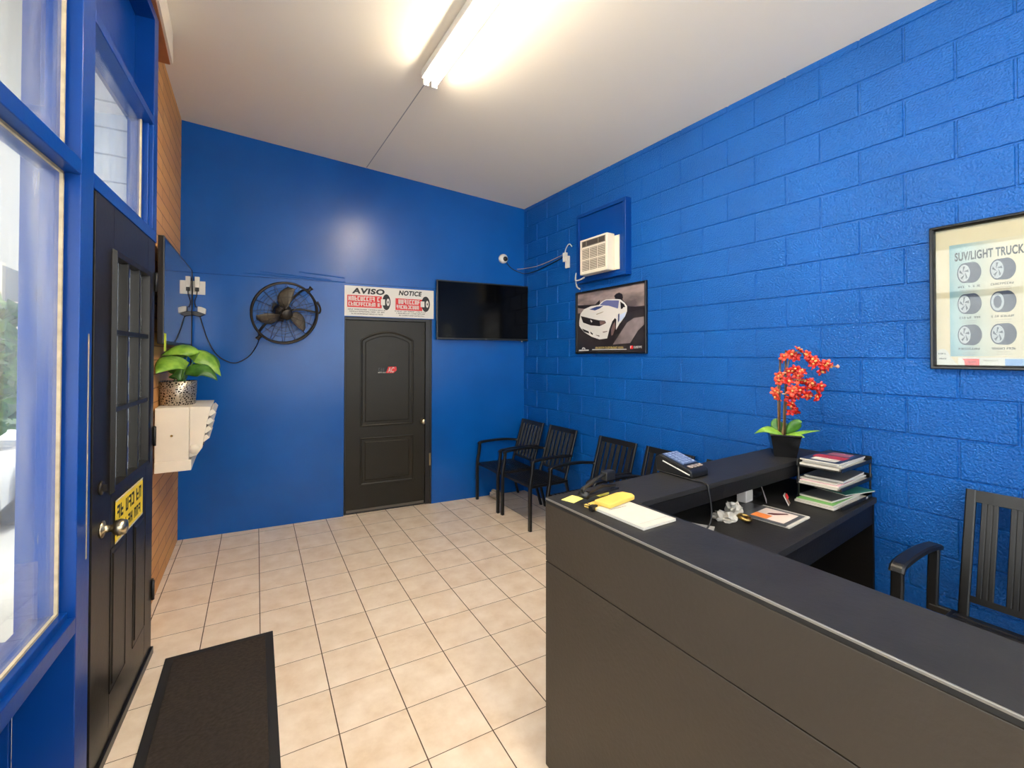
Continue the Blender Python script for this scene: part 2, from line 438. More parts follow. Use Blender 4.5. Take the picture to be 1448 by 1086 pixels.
# ------------------------------------------------------------------ storefront (local x = towards camera, y = into room)
SE = 4.75
def L(name, boxes, m, parent=None, bevel=.003):
    b = MB()
    for q in boxes: b.box(*q)
    if parent is None:
        o = b.build(name, m, M=FL, bevel=bevel)
    else: o = b.build(name, m, parent, bevel=bevel)
    return o
o = L('trim_2', [(.925, 1.045, -.165, .0, 0, 3.9), (.905, .925, -.12, -.012, 0, 2.345), (1.045, 1.06, -.11, -.045, .78, 3.9)], M_trim)
tag(o, 'blue mullion post between the front window and the entrance door', 'post', kind='structure')
L('strike_strip', [(.955, .963, 0, .0015, .93, 1.78)], M_putty, o, 0)
o = L('trim_3', [(-.03, .055, -.12, .0, 2.41, 3.9), (.055, .075, -.11, -.02, 2.41, 3.0), (.075, .095, -.11, -.045, 2.41, 3.0), (-.04, -.004, -.12, -.05, 0, 2.41)], M_trim)
tag(o, 'blue corner post above the hinge side of the entrance door', 'post', kind='structure')
o = L('trim_4', [(-.03, .925, -.12, .0, 2.35, 2.41), (1.045, SE, -.12, .0, 2.355, 2.412)], M_trim)
tag(o, 'blue transom bar over the entrance door and front window', 'transom', kind='structure')
w1 = thing('window_1', 'large front window beside the entrance door', 'window', FL, kind='structure')
L('glass_pane', [(1.05, SE, -.058, -.052, .775, 2.37)], M_glass, w1, 0)
L('glazing_bead', [(1.06, 1.070, -.052, -.042, .79, 2.345), (1.06, SE, -.052, -.042, .782, .792), (1.06, SE, -.052, -.044, 2.345, 2.355)], M_putty, w1, 0)
L('sill', [(1.045, SE, -.13, -.022, .75, .783), (1.045, SE, -.13, .0, .70, .758)], M_trim, w1)
L('apron_panel', [(1.045, 1.5, -.27, -.24, 0, .70), (1.48, 1.54, -.27, -.09, 0, .70), (1.54, SE, -.14, -.11, 0, .70), (1.04, 1.06, -.27, -.165, 0, .70), (1.045, 1.5, -.27, -.12, .69, .72)], M_trim, w1)
w2 = thing('window_2', 'upper front window above the transom bar', 'window', FL, kind='structure')
L('glass_pane', [(1.05, SE, -.058, -.052, 2.40, 3.4)], M_glass, w2, 0)
L('glazing_bead', [(1.06, 1.07, -.052, -.042, 2.412, 3.4)], M_putty, w2, 0)
L('head_panel', [(1.045, SE, -.12, -.02, 3.4, 3.9)], M_trim, w2)
w3 = thing('window_3', 'narrow transom window above the entrance door', 'window', FL, kind='structure')
L('glass_pane', [(.07, .93, -.058, -.052, 2.405, 3.01)], M_glass, w3, 0)
L('glazing_bead', [(.095, .104, -.052, -.044, 2.41, 3.0)], M_putty, w3, 0)
L('head_bar', [(.055, .925, -.12, .0, 3.0, 3.045)], M_trim, w3)
L('upper_panel', [(.0, .925, -.12, -.09, 3.045, 3.9), (.0, .925, -.09, .0, 3.60, 3.9)], M_trim, w3)

# entrance door
d1 = thing('door_1', 'black half-glass entrance door with yellow sign', 'door', FL, kind='structure')
gs0, gs1, gz0, gz1 = .145, .69, 1.12, 2.14
b = MB()
b.box(0, gs0, -.048, 0, .02, 2.345); b.box(gs1, .903, -.048, 0, .02, 2.345)
b.box(gs0, gs1, -.048, 0, .02, gz0); b.box(gs0, gs1, -.048, 0, gz1, 2.345)
b.build('door_leaf', M_frontdoor, d1, bevel=.002)
def vert_on_L(mb):     # (s, z, n) -> (s, n, z)
    mb.v = [(x, z, y) for x, y, z in mb.v]; return mb
b = MB()
b.mould(rect(gs0-.02, gs1+.02, gz0-.02, gz1+.02), [(0,0),(.008,.016),(.03,.012),(.036,-.02)])
vert_on_L(b).build('glass_moulding', M_frontdoor, d1)
b = MB()
for i in (1, 2):
    s = gs0+(gs1-gs0)*i/3; b.box(s-.011, s+.011, -.03, .008, gz0, gz1)
    z = gz0+(gz1-gz0)*i/3; b.box(gs0, gs1, -.03, .008, z-.011, z+.011)
b.build('muntin_grille', M_frontdoor, d1, bevel=.002)
b = MB(); b.box(gs0, gs1, -.028, -.022, gz0, gz1); b.build('glass_pane', M_doorglass, d1)
for a0, a1 in ((.475, .69), (.145, .36)):
    b = MB()
    b.mould(rect(a0, a1, .24, .86), [(0,0),(.006,-.008),(.016,-.009),(.03,.003),(.034,.003)])
    b.poly(rect(a0+.034, a1-.034, .274, .826), .0025)
    b.v = [(x, y, z+.002) for x, y, z in b.v]
    vert_on_L(b).build('raised_panel', M_frontdoor, d1)
b = MB(); b.lathe([(.034,0),(.034,.006),(.016,.012),(.014,.035),(.03,.045),(.034,.062),(.028,.082),(.0,.086)], 24, (.80, 0, .985), (0,1,0))
b.build('door_knob', M_nickel, d1)
b = MB(); b.lathe([(.03,0),(.027,.008),(0,.009)], 24, (.815, 0, 1.158), (0,1,0)); b.box(.811, .819, .008, .022, 1.145, 1.171)
b.build('deadbolt_turn', M_dkmetal, d1)
for z in (2.12, 1.235, .36):
    b = MB(); b.box(-.032, .0, -.012, .004, z-.055, z+.055); b.cyl((-.004, .006, z-.055), (-.004, .006, z+.055), .008, 10)
    b.build('hinge', M_blackm, d1)
b = MB(); b.box(.0, .903, -.05, .012, .004, .045); b.build('door_sweep', M_black, d1, bevel=.003)
sg = MB(); sg.box(0, .425, 0, .19, 0, .0012, 0); sg.box(.0, .425, .0, .008, .0012, .0016, 2); sg.box(0, .425, .182, .19, .0012, .0016, 2)
small_print(sg, .02, .10, .39, .062, .0016, 1, 3, .75, .18); small_print(sg, .02, .025, .39, .05, .0016, 1, 5, .75, .18)
o = sg.build('yellow_door_sign', [mat('yellow_sign_plastic', (240, 208, 30), .4), M_ink, M_paper], M=FLW(.645, .865, .0035))
tag(o, 'yellow sign with black lettering below the glass of the entrance door', 'sign')

# back door
d2 = thing('door_2', 'black two-panel inner door with arched top panel', 'door', FB, kind='structure')
RY = .035     # leaf face set back in the wall
lx0, lx1 = DX0+.02, DX1-.075
b = MB(); b.box(DX0+.004, lx0-.003, .012, .15, 0, DH-.002); b.box(lx1+.003, DX1-.02, .012, .15, 0, DH-.002); b.box(DX1-.02, DX1-.001, .004, .15, 0, DH-.002)
b.box(lx0-.003, lx1+.003, .012, .15, DH-.03, DH-.002); b.box(DX0+.004, DX1-.02, .02, .15, 0, .016)
b.build('door_frame', M_blackm, d2, bevel=.002)
leaf = MB(); leaf.box(lx0, lx1, RY, RY+.04, .03, DH-.033); leaf.build('door_leaf', M_doorblack, d2, bevel=.002)
lw = lx1-lx0; pl, pr_ = lx0+.15, lx1-.13
def door_panel(path, name):
    b = MB(); b.mould(path, [(0,0),(.004,.007),(.012,.009),(.022,.004),(.03,-.009),(.038,-.009),(.058,.005),(.062,.005)])
    b.v = [(x, RY-z, y) for x, y, z in b.v]; b.build(name, M_doorblack, d2)
arch = [(pl, .925), (pr_, .925), (pr_, 1.87)]+[(pr_-(pr_-pl)*i/14, 1.87+.0+.10*math.sin(PI*i/14)**.8) for i in range(1, 14)]+[(pl, 1.87)]
door_panel(arch, 'arched_panel'); door_panel([(pl,.29),(pr_,.29),(pr_,.81),(pl,.81)], 'lower_panel')
b = MB(); b.lathe([(.03,0),(.03,.005),(.012,.01),(.012,.03),(.026,.04),(.03,.052),(.022,.066),(0,.068)], 24, (bx(-1.298), RY, .95), (0,-1,0))
b.build('door_knob', M_nickel, d2)
b = MB(); b.box(DX1-.03, DX1-.012, -.001, .006, .44, .58); b.build('strike_plate', M_nickel, d2)
b = MB(); b.box(lx0+.01, lx1-.01, RY-.006, RY+.002, .012, .04); b.build('door_sweep', mat('dusty_aluminium', (110,105,98), .5, metal=.6), d2)
st = MB()
st.poly([(.0,.0),(.055,.012),(.11,.012),(.10,.066),(.06,.06),(.0,.058)], 0, 0)
st.poly([(.085,.0),(.17,.0),(.205,.03),(.20,.07),(.11,.07)], .0004, 1)
text_into(st, 'AC', .103, .006, .075, .058, .0011, 2, .02, .25)
small_print(st, .004, .022, .085, .036, .001, 3, 12, .6, 0); small_print(st, .0, .0, .09, .014, .001, 2, 8)
o = st.build('door_sticker', [M_ink, M_red, M_paper, mat('dark_grey_print', (70,70,68), .5)], M=FBW @ Matrix.Translation((bx(-1.80), 1.505, -RY+.0006)))
tag(o, 'small red and black sticker on the arched panel of the inner door', 'sticker')

# ------------------------------------------------------------------ notice sign over the back door
sw, sh = bx(-1.184)-bx(-2.16), .325
s = MB(); s.chbox(0, sw, 0, sh, 0, .006, .002, 0)
z = .0065
text_into(s, 'AVISO', .075, sh-.083, .345, .062, z, 2, .045, .12)
text_into(s, 'NOTICE', .575, sh-.075, .265, .055, z, 2, .045, .2)
s.poly(rect(.028, .39, .095, .225), z-.0003, 1); s.poly(rect(.54, .845, .085, .215), z-.0003, 1)
for x, w_, y0 in ((.04, .34, .165), (.55, .285, .155)):
    small_print(s, x, y0, w_, .05, z+.0003, 0, int(x*100), .62, .12); small_print(s, x, y0-.055, w_, .042, z+.0003, 0, int(x*100)+5, .62, .12)
for x, w_ in ((.03, .4), (.53, .36)):
    for i, y in enumerate((.066, .044, .02)): small_print(s, x+.02*i, y, w_-.03*i, .012, z, 2, i+int(x*50), .8, .2)
for x, wx in ((.43, .045), (.875, .05)):
    cy0 = .165
    s.poly(ell(x+.01, cy0, wx, .088), z-.0001, 2)
    s.poly(rect(x-.05, x-.005, cy0-.035, cy0+.03), z+.0004, 0)
    s.poly(ell(x+.028, cy0, .017, .04), z+.0008, 0); s.poly(ell(x+.028, cy0, .006, .015), z+.0012, 2)
o = s.build('notice_sign', [mat('white_sign_board', (214, 210, 202), .4), M_red, M_ink], M=FBW @ Matrix.Translation((bx(-2.16), 2.122, .001)))
tag(o, 'white AVISO and NOTICE sign with red blocks above the inner door', 'sign')

# ------------------------------------------------------------------ televisions
def television(name, label, w_, h_, M, scr, tilt=0, wall_gap=.05):
    t = thing(name, label, 'television', M)
    b = MB(); b.chbox(0, w_, 0, h_, -.035, 0, .004, 0); b.build('cabinet', M_black, t)
    b = MB(); b.box(.012, w_-.012, .022, h_-.016, 0, .0015); b.build('screen', scr, t)
    b = MB(); b.box(w_*.2, w_*.8, h_*.25, h_*.75, -wall_gap-.02, -.034); b.build('wall_mount', M_blackm, t)
    return t
t = television('television', 'black flat television on the back wall near the corner', 1.225, .685, FBW @ Matrix.Translation((bx(-1.17), 1.885, .085)), M_screen)
b = MB(); small_print(b, .60, .006, .035, .010, .0008, 0, 6, .9, 0); b.build('brand_mark', M_grey, t)
b = MB(); b.box(1.10, 1.112, -.012, .002, -.02, -.008); b.build('indicator_light', M_white, t)
a0 = Vector((-3.562, -1.07, 0)); a1 = Vector((-3.506, .235, 0)); ax = (a1-a0).normalized()
t = television('television', 'large glossy television on the brick wall above the potted plant', (a1-a0).length, .715,
               frame(a0+Vector((0,0,1.775)), ax, (0,0,1), ax.cross(Vector((0,0,1)))), M_screen_mirror, wall_gap=.03)
b = MB(); b.box(.01, .075, -.05, .07, .002, .004); o = b.build('price_tag', mat('yellow_green_card', (205, 220, 60), .6), t); tag(o, 'yellow green card at the lower corner')

# ------------------------------------------------------------------ lamp
lx = -1.962
M_enamel = mat('white_enamel', (225, 223, 216), .4); M_tube = emit('lit_tube', (255, 241, 218), 38)
for ly0, ly1, lab in ((-4.16, -1.72, 'white two-tube fluorescent strip light on the ceiling'), (-6.1, -4.5, 'unseen strip light added behind the viewer for fill, in line with the first')):  # second fixture is an addition out of view, for fill light
    lt = thing('ceiling_light', lab, 'light', T(lx, (ly0+ly1)/2, ceil_z(lx)-.005))
    hl = (ly1-ly0)/2
    b = MB(); b.chbox(-.066, .066, -hl, hl, -.06, -.001, .006); b.build('housing', M_enamel, lt)
    for sx in (-.032, .032):
        b = MB(); b.cyl((sx, -hl+.03, -.079), (sx, hl-.03, -.079), .016, 14); b.build('fluorescent_tube', M_tube, lt)
        for e in (-1, 1):
            b = MB(); b.chbox(sx-.02, sx+.02, e*hl-.014 if e > 0 else -hl, hl if e > 0 else -hl+.014, -.106, -.058, .004); b.build('lamp_holder', M_white, lt)

# ------------------------------------------------------------------ wall fan
fc = Vector((-2.742, -.005, 2.10)); fn = Vector((.12, -.95, -.24)).normalized()
fx_ = Vector((0,0,1)).cross(fn).normalized()      # to the right seen from the room
fy_ = fn.cross(fx_)
f = thing('wall_fan', 'black round wall fan with three blades on the blue wall', 'fan', frame(fc, fx_, fy_, fn))
R = .292
b = MB()
b.tube([(R*math.cos(a), R*math.sin(a), 0) for a in [2*PI*i/48 for i in range(48)]], .011, 8, closed=True)
b.tube([(R*math.cos(a), R*math.sin(a), -.05) for a in [2*PI*i/48 for i in range(48)]], .006, 6, closed=True)
for zz, rr in ((.055, .10), (.045, .165), (.03, .225), (-.14, .10), (-.13, .165), (-.115, .225)):
    b.tube([(rr*math.cos(a), rr*math.sin(a), zz) for a in [2*PI*i/36 for i in range(36)]], .0016, 4, closed=True)
for i in range(16):
    a = 2*PI*i/16; ca, sa = math.cos(a), math.sin(a)
    b.tube([(.05*ca, .05*sa, .06), (.16*ca, .16*sa, .046), (.26*ca, .26*sa, .02), (R*ca, R*sa, 0), (R*ca, R*sa, -.05), (.2*ca, .2*sa, -.125), (.06*ca, .06*sa, -.145)], .0018, 4)
b.build('cage', M_dkmetal, f)
b = MB(); b.lathe([(.0,.012),(.034,.012),(.042,.0),(.042,-.02),(.0,-.02)], 24, (0,0,.0)); b.lathe([(.05,.066),(.046,.07),(0,.071)], 24)
b.lathe([(.05,.062),(.05,.066)], 24)
b.build('hub', M_dkmetal, f)
for k, a in enumerate((1.72, 3.72, 5.95)):
    b = MB(); n_, m_ = 12, 6; vs = []
    for i in range(n_+1):
        u = i/n_; r = .035+.215*u
        half = (.16+.42*math.sin(PI*min(1, u*1.05)**.75)**.8 if u > 0 else .2)*(.62 if u < .15 else .9)
        sweep_ = -.35*u*u
        for j in range(m_+1):
            v = j/m_-.5; ang = a+sweep_+2*v*half*(.98-.25*u)
            vs.append((r*math.cos(ang), r*math.sin(ang), -.035-.06*v-.015*u*(4*v*v)))
    fs = [(i*(m_+1)+j, i*(m_+1)+j+1, (i+1)*(m_+1)+j+1, (i+1)*(m_+1)+j) for i in range(n_) for j in range(m_)]
    b.add(vs, fs, 0, True); o = b.build('blade', M_fanblade, f)
    md = o.modifiers.new('thickness', 'SOLIDIFY'); md.thickness = .003
b = MB(); b.lathe([(.0,-.05),(.055,-.055),(.075,-.08),(.078,-.16),(.06,-.19),(0,-.195)], 28); b.build('motor', M_dkmetal, f)
# yoke: knobs at the rim ends of one diameter, bar behind, arm to the wall
ka = .86
k1 = Vector((math.cos(ka)*(R+.012), math.sin(ka)*(R+.012), -.03)); k2 = Vector((-k1.x, -k1.y, -.03))
b = MB(); b.tube(smooth_path([k1, k1*1.0+Vector((0,0,-.08)), k1*.8+Vector((0,0,-.19)), Vector((0,0,-.215)), k2*.8+Vector((0,0,-.19)), k2+Vector((0,0,-.08)), k2], 6), .011, 8)
iw = f.matrix_world.inverted()
def wallpt(X, Z, off=0): return FBW @ Vector((bx(X), Z, off))
wp = iw @ wallpt(-2.79, 2.13, .02)
b.tube([Vector((0,0,-.205)), wp], .016, 10)
b.tube(smooth_path([(.07,.02,-.09),(.16,.035,-.085),(R*.97,.02,-.06),(R+.03,.02,-.04),(R+.03,.07,-.03),(R*.98,.13,-.02)], 5), .010, 8)
b.build('yoke', M_dkmetal, f)
b = MB(); pm = iw @ (FBW @ Matrix.Translation((bx(-2.79), 2.13, 0))); bb = MB(); bb.chbox(-.05, .05, -.09, .09, .0005, .02, .004)
b.add([pm @ Vector(v) for v in bb.v], bb.f); b.build('wall_plate', M_dkmetal, f)
for kk in (k1, k2):
    b = MB(); dd = Vector((kk.x, kk.y, 0)).normalized(); b.cyl(kk-dd*.01, kk+dd*.035, .017, 10); b.cyl(kk+dd*.03, kk+dd*.045, .022, 8)
    b.build('tilt_knob', M_dkmetal, f)
b = MB(); p0 = f.matrix_world @ (k2+Vector((.02,.0,-.08)))
pts = [p0, wallpt(-2.98, 1.78, .03), wallpt(-3.05, 1.68, .012), wallpt(-3.17, 1.625, .01), wallpt(-3.30, 1.70, .01), wallpt(-3.38, 1.85, .01), wallpt(-3.43, 2.02, .012), wallpt(-3.445, 2.085, .02)]
b.tube([iw @ p for p in smooth_path(pts, 6)], .0045, 6); b.build('power_cord', M_cable, f)

# outlet, adapter
o = thing('wall_outlet', 'white wall outlet plate with plug beside the glossy television', 'outlet', FBW @ Matrix.Translation((bx(-3.464), 2.335, .0005)))
b = MB(); b.chbox(-.062, .062, -.068, .058, 0, .006, .002); b.build('cover_plate', M_white, o)
b = MB(); b.chbox(-.02, .018, -.005, .095, .006, .03, .003); b.build('plug_adapter', M_white, o)
b = MB(); b.chbox(-.014, .014, -.04, -.004, .006, .032, .004); b.tube(smooth_path([(0,-.04,.02),(-.005,-.08,.018),(-.02,-.14,.012),(-.006,-.19,.012)], 5), .004, 6); b.build('plug', M_cable, o)
o = thing('power_adapter', 'white and black power adapter on the wall below the outlet', 'adapter', FBW @ Matrix.Translation((bx(-3.445), 2.105, .0005)))
b = MB(); b.prism([(-.012,.0),(.05,-.022),(.052,.03),(.02,.045),(-.012,.048)], .0, .04); b.build('adapter_body', M_white, o, bevel=.004)
b = MB(); b.prism([(-.06,-.03),(.0,-.045),(.046,-.024),(-.012,.0),(-.06,.004)], .0, .032); b.build('adapter_base', M_black, o, bevel=.003)
b = MB(); b.tube(smooth_path([wallpt(-3.508, 2.49, .02), wallpt(-3.502, 2.3, .022), wallpt(-3.505, 2.0, .02), wallpt(-3.505, 1.75, .02), wallpt(-3.51, 1.55, .02)], 6), .006, 6)
o = b.build('hanging_cable', M_cable); tag(o, 'black cable hanging down the wall beside the television edge', 'cable')

# ------------------------------------------------------------------ window air conditioner through the brick wall + plant
A = thing('air_conditioner', 'cream room air conditioner sticking out of the brick wall under the plant', 'air conditioner', T(0, 0, 0))
xw = -3.625
b = MB(); b.chbox(xw, -3.43, -.90, -.34, .965, 1.335, .006); b.build('cabinet', M_cream, A)
b = MB(); b.chbox(xw, -3.415, -.905, -.335, .89, .966, .006); b.build('base_pan', M_cream, A)
fr_ = MB(); pr2 = [(-3.429,1.335),(-3.30,1.33),(-3.325,1.22),(-3.352,1.04),(-3.385,.99),(-3.429,.98)]
fr_.add([(x, -.895, z) for x, z in pr2]+[(x, -.345, z) for x, z in pr2], [tuple(range(6)), tuple(range(6, 12))[::-1]]+[(i, (i+1) % 6, 6+(i+1) % 6, 6+i) for i in range(6)])
fr_.build('front_bezel', M_cream, A, bevel=.004)
b = MB(); b.add([(-3.318,-.88,1.245),(-3.345,-.88,1.055),(-3.345,-.36,1.055),(-3.318,-.36,1.245)], [(0,1,2,3)]); bq = b.build('grille_recess', M_black, A)
bq.modifiers.new('t', 'SOLIDIFY').thickness = .006
for i, zz in enumerate((1.285, 1.225, 1.165, 1.105)):
    b = MB(); x_ = -3.312-.012*i
    b.obox((x_+.012, -.62, zz), (.018, 0, .014), (0, .265, 0), (-.010, 0, .013)); b.build('louver', M_cream, A, bevel=.002)
b = MB(); b.lathe([(.034,0),(.032,.006),(0,.007)], 20, (-3.40, -.894, 1.035), (0,-1,0)); b.build('side_cap', M_cream, A)
b = MB(); b.lathe([(.008,0),(.006,.006),(0,.007)], 12, (-3.53, -.90, 1.14), (0,-1,0)); b.build('screw', M_brass, A)

px, py, pz = -3.518, -.66, 1.336
P = thing('potted_plant', 'leafy green plant in a patterned silver pot on the air conditioner', 'plant', T(px, py, pz))
def pot_mat():
    m, nt, p = new_mat('pierced_silver_pot')
    tc = nt.nodes.new('ShaderNodeTexCoord'); v = nt.nodes.new('ShaderNodeTexVoronoi'); v.inputs['Scale'].default_value = 62
    v.feature = 'DISTANCE_TO_EDGE'
    nt.links.new(tc.outputs['Object'], v.inputs['Vector'])
    r = nt.nodes.new('ShaderNodeValToRGB'); r.color_ramp.elements[0].position = .12; r.color_ramp.elements[1].position = .24
    r.color_ramp.elements[0].color = lin((186,176,160)); r.color_ramp.elements[1].color = lin((44,38,34))
    nt.links.new(v.outputs['Distance'], r.inputs['Fac']); nt.links.new(r.outputs['Color'], p.inputs['Base Color'])
    p.inputs['Metallic'].default_value = .75; p.inputs['Roughness'].default_value = .35
    return m
b = MB(); b.lathe([(.0,0),(.105,0),(.108,.004),(.116,.09),(.118,.172),(.113,.174),(.11,.15),(.0,.148)], 40); b.build('pot', pot_mat(), P)
b = MB(); b.lathe([(.0,.148),(.109,.149),(.0,.156)], 24); b.build('soil', mat('dark_soil', (38,30,22), .9, bump=1, bscale=80), P)
def leaf_mat(name, rgb, rgb2):
    m, nt, p = new_mat(name)
    tc = nt.nodes.new('ShaderNodeTexCoord'); n = nt.nodes.new('ShaderNodeTexNoise'); n.inputs['Scale'].default_value = 14; n.inputs['Detail'].default_value = 3
    nt.links.new(tc.outputs['Object'], n.inputs['Vector'])
    r = nt.nodes.new('ShaderNodeValToRGB'); r.color_ramp.elements[0].position = .35; r.color_ramp.elements[1].position = .65
    r.color_ramp.elements[0].color = lin(rgb); r.color_ramp.elements[1].color = lin(rgb2)
    nt.links.new(n.outputs['Fac'], r.inputs['Fac']); nt.links.new(r.outputs['Color'], p.inputs['Base Color'])
    p.inputs['Roughness'].default_value = .38; p.inputs['Subsurface Weight'].default_value = .0
    return m
M_leaf = leaf_mat('light_green_leaf', (84, 134, 36), (136, 176, 62)); M_leafd = leaf_mat('dark_green_leaf', (40, 84, 26), (78, 128, 44))
M_stem = mat('green_stem', (90, 130, 60), .5)
def leaf_mesh(base, mid, tip, width, nrm, fold=.25, n=12, m=6, shape=.75):
    base, mid, tip, nrm = map(Vector, (base, mid, tip, nrm)); vs = []
    for i in range(n+1):
        t = i/n; c = base*(1-t)**2+mid*2*t*(1-t)+tip*t*t
        tg = ((mid-base)*(1-t)+(tip-mid)*t).normalized()
        side = tg.cross(nrm).normalized(); nn = side.cross(tg)
        wv = width*math.sin(PI*t**shape)**.85 if 0 < t < 1 else .001
        for j in range(m+1):
            v = j/m*2-1
            vs.append(c+side*(v*wv*.5)+nn*(-fold*wv*.5*abs(v)**1.5+.02*wv*math.sin(9*t+3*v)))
    fs = [(i*(m+1)+j, i*(m+1)+j+1, (i+1)*(m+1)+j+1, (i+1)*(m+1)+j) for i in range(n) for j in range(m)]
    b = MB(); b.add(vs, fs, 0, True); return b
def leaf(base, mid, tip, width, nrm, m_, parent, root, fold=.25):
    o = leaf_mesh(base, mid, tip, width, nrm, fold).build('leaf', m_, parent)
    md = o.modifiers.new('t', 'SOLIDIFY'); md.thickness = .0012
    bs = MB(); bs.tube(bez(root, (Vector(root)+Vector(base))/2+Vector((0,0,.03)), base, 6), .004, 6); bs.build('stalk', M_stem, o)
# local axes: +x right in the photo, -y toward the viewer
leaf((.07,-.06,.31), (-.03,-.17,.37), (-.095,-.30,.24), .17, (0,-.75,.6), M_leaf, P, (.01,0,.15))
leaf((.13,.0,.385), (.03,-.02,.46), (-.10,-.03,.36), .14, (0,-.6,.8), M_leaf, P, (.02,.02,.15))
leaf((.05,.05,.36), (.16,.04,.42), (.27,.02,.20), .15, (.2,-.7,.65), M_leaf, P, (.02,.03,.15))
leaf((.04,-.02,.22), (.15,-.03,.33), (.25,-.05,.17), .13, (.2,-.75,.6), M_leafd, P, (.03,0,.15))
leaf((.10,.09,.30), (.20,.12,.38), (.26,.14,.26), .14, (.1,-.8,.5), M_leafd, P, (.03,.04,.15))
leaf((-.02,.02,.22), (-.03,-.01,.28), (.02,-.02,.17), .11, (0,-.9,.3), M_leafd, P, (0,.02,.15))
leaf((-.01,.07,.33), (-.02,.12,.42), (.06,.16,.40), .13, (0,-.7,.6), M_leafd, P, (0,.04,.15))
leaf((-.04,.03,.27), (-.08,.10,.36), (-.05,.20,.32), .12, (-.1,-.7,.6), M_leafd, P, (-.02,.03,.15))

# ------------------------------------------------------------------ right wall: boxed air conditioner
bxy0, bxy1, bz0, bz1, bd = -1.10, -1.785, 2.452, 3.168, .075
o = thing('wall_box', 'blue painted wooden box framing the air conditioner high on the block wall', 'box', FR(bxy0, bz0, .004))
W_, H_ = bxy0-bxy1, bz1-bz0; bd_ = bd+.004
b = MB(); ft = .035
b.box(0, W_, 0, ft, 0, bd_); b.box(0, W_, H_-ft, H_, 0, bd_); b.box(0, ft, ft, H_-ft, 0, bd_); b.box(W_-ft, W_, ft, H_-ft, 0, bd_)
b.build('box_frame', M_trim, o, bevel=.003)
b = MB(); b.box(ft, W_-ft, ft, H_-ft, 0, bd_-.018); b.build('filler_panel', M_trim, o, bevel=.002)
o = thing('air_conditioner', 'small cream window air conditioner set in the blue wall box', 'air conditioner', FR(-1.225, 2.512, -.058))
b = MB(); b.box(.0, .475, .0, .325, .0005, .012); b.build('side_flange', M_cream, o, bevel=.003)
b = MB(); b.chbox(.04, .42, -.005, .345, .012, .112, .01); b.build('front_case', M_cream, o)
b = MB(); b.box(.075, .40, .265, .325, .110, .1142); b.build('control_recess', mat('taupe_recess', (120,112,100), .5), o)
b = MB()
for x0, x1 in ((.085,.13),(.15,.30),(.315,.39)): b.box(x0, x1, .272, .318, .114, .117)
b.build('vent_slots', mat('shadow_grey_plastic', (70,64,56), .5), o)
for i in range(3):
    for j in range(2):
        b = MB(); x0 = .078+i*.11; y0 = .03+j*.115; b.box(x0, x0+.098, y0, y0+.1, .112, .1138, 0)
        for k in range(6): b.box(x0+.004, x0+.094, y0+.006+k*.0162, y0+.012+k*.0162, .1138, .1165, 1)
        b.build('intake_grille', [mat('grille_shadow', (110,100,86), .6), M_cream], o)
b = MB(); iv = o.matrix_world.inverted(); b.tube([iv @ p for p in smooth_path([(-.09,-1.24,2.50),(-.085,-1.16,2.485),(-.06,-1.07,2.50),(-.02,-1.035,2.58),(-.012,-1.02,2.52),(-.012,-1.035,2.44),(-.02,-1.09,2.405)], 6)], .008, 8); b.build('power_cord', M_white, o)
o = thing('junction_box', 'white cable box and hook left of the boxed air conditioner', 'junction box', FR(-.86, 2.72, -.0005))
b = MB(); b.chbox(-.045, .008, .02, .12, 0, .03, .004); b.build('upper_box', M_white, o)
b = MB(); b.chbox(-.012, .048, -.055, .075, 0, .022, .004); b.build('lower_box', M_white, o)
b = MB(); b.tube(smooth_path([(-.02,.12,.015),(-.005,.16,.015),(.03,.195,.015),(.06,.2,.015),(.095,.165,.015)], 5), .006, 6); b.build('hook_wire', M_white, o)
o = thing('dome_camera', 'white dome security camera on the back wall', 'camera', FBW @ Matrix.Translation((bx(-.30), 2.90, .0005)))
b = MB(); b.lathe([(.058,0),(.06,.012),(.055,.035),(.04,.05),(0,.052)], 32); b.build('housing', M_white, o)
b = MB(); b.lathe([(.03,0),(.029,.012),(.018,.022),(0,.025)], 24, (.012,-.006,.046)); b.build('lens_dome', M_black, o)
b = MB(); b.tube(smooth_path([wallpt(-.27,2.875,.02), wallpt(-.19,2.80,.008), wallpt(-.08,2.755,.008), (-.012,-.05,2.735), (-.01,-.25,2.73), (-.01,-.5,2.755), (-.01,-.8,2.80)], 6), .0055, 6)
o = b.build('camera_cable', M_cable); tag(o, 'black cable drooping from the dome camera along the wall corner', 'cable')
b = MB(); b.tube(smooth_path([wallpt(-.10,2.79,.008), wallpt(-.03,2.80,.01), (-.012,-.05,2.80), (-.01,-.3,2.785), (-.01,-.55,2.80), (-.012,-.83,2.83)], 6), .004, 6)
o = b.build('thin_cable', mat('pinkish_cable', (190,160,150), .5)); tag(o, 'thin pinkish cable above the black camera cable', 'cable')

# ------------------------------------------------------------------ car poster
def noise_print(name, c1, c2, scale, stretch=(1,1,1)):
    m, nt, p = new_mat(name)
    tc = nt.nodes.new('ShaderNodeTexCoord'); mp = nt.nodes.new('ShaderNodeMapping'); mp.inputs['Scale'].default_value = stretch
    n = nt.nodes.new('ShaderNodeTexNoise'); n.inputs['Scale'].default_value = scale; n.inputs['Detail'].default_value = 3
    nt.links.new(tc.outputs['Object'], mp.inputs[0]); nt.links.new(mp.outputs[0], n.inputs['Vector'])
    r = nt.nodes.new('ShaderNodeValToRGB'); r.color_ramp.elements[0].position = .32; r.color_ramp.elements[1].position = .68
    r.color_ramp.elements[0].color = lin(c1); r.color_ramp.elements[1].color = lin(c2)
    nt.links.new(n.outputs['Fac'], r.inputs['Fac']); nt.links.new(r.outputs['Color'], p.inputs['Base Color'])
    p.inputs['Roughness'].default_value = .3
    return m
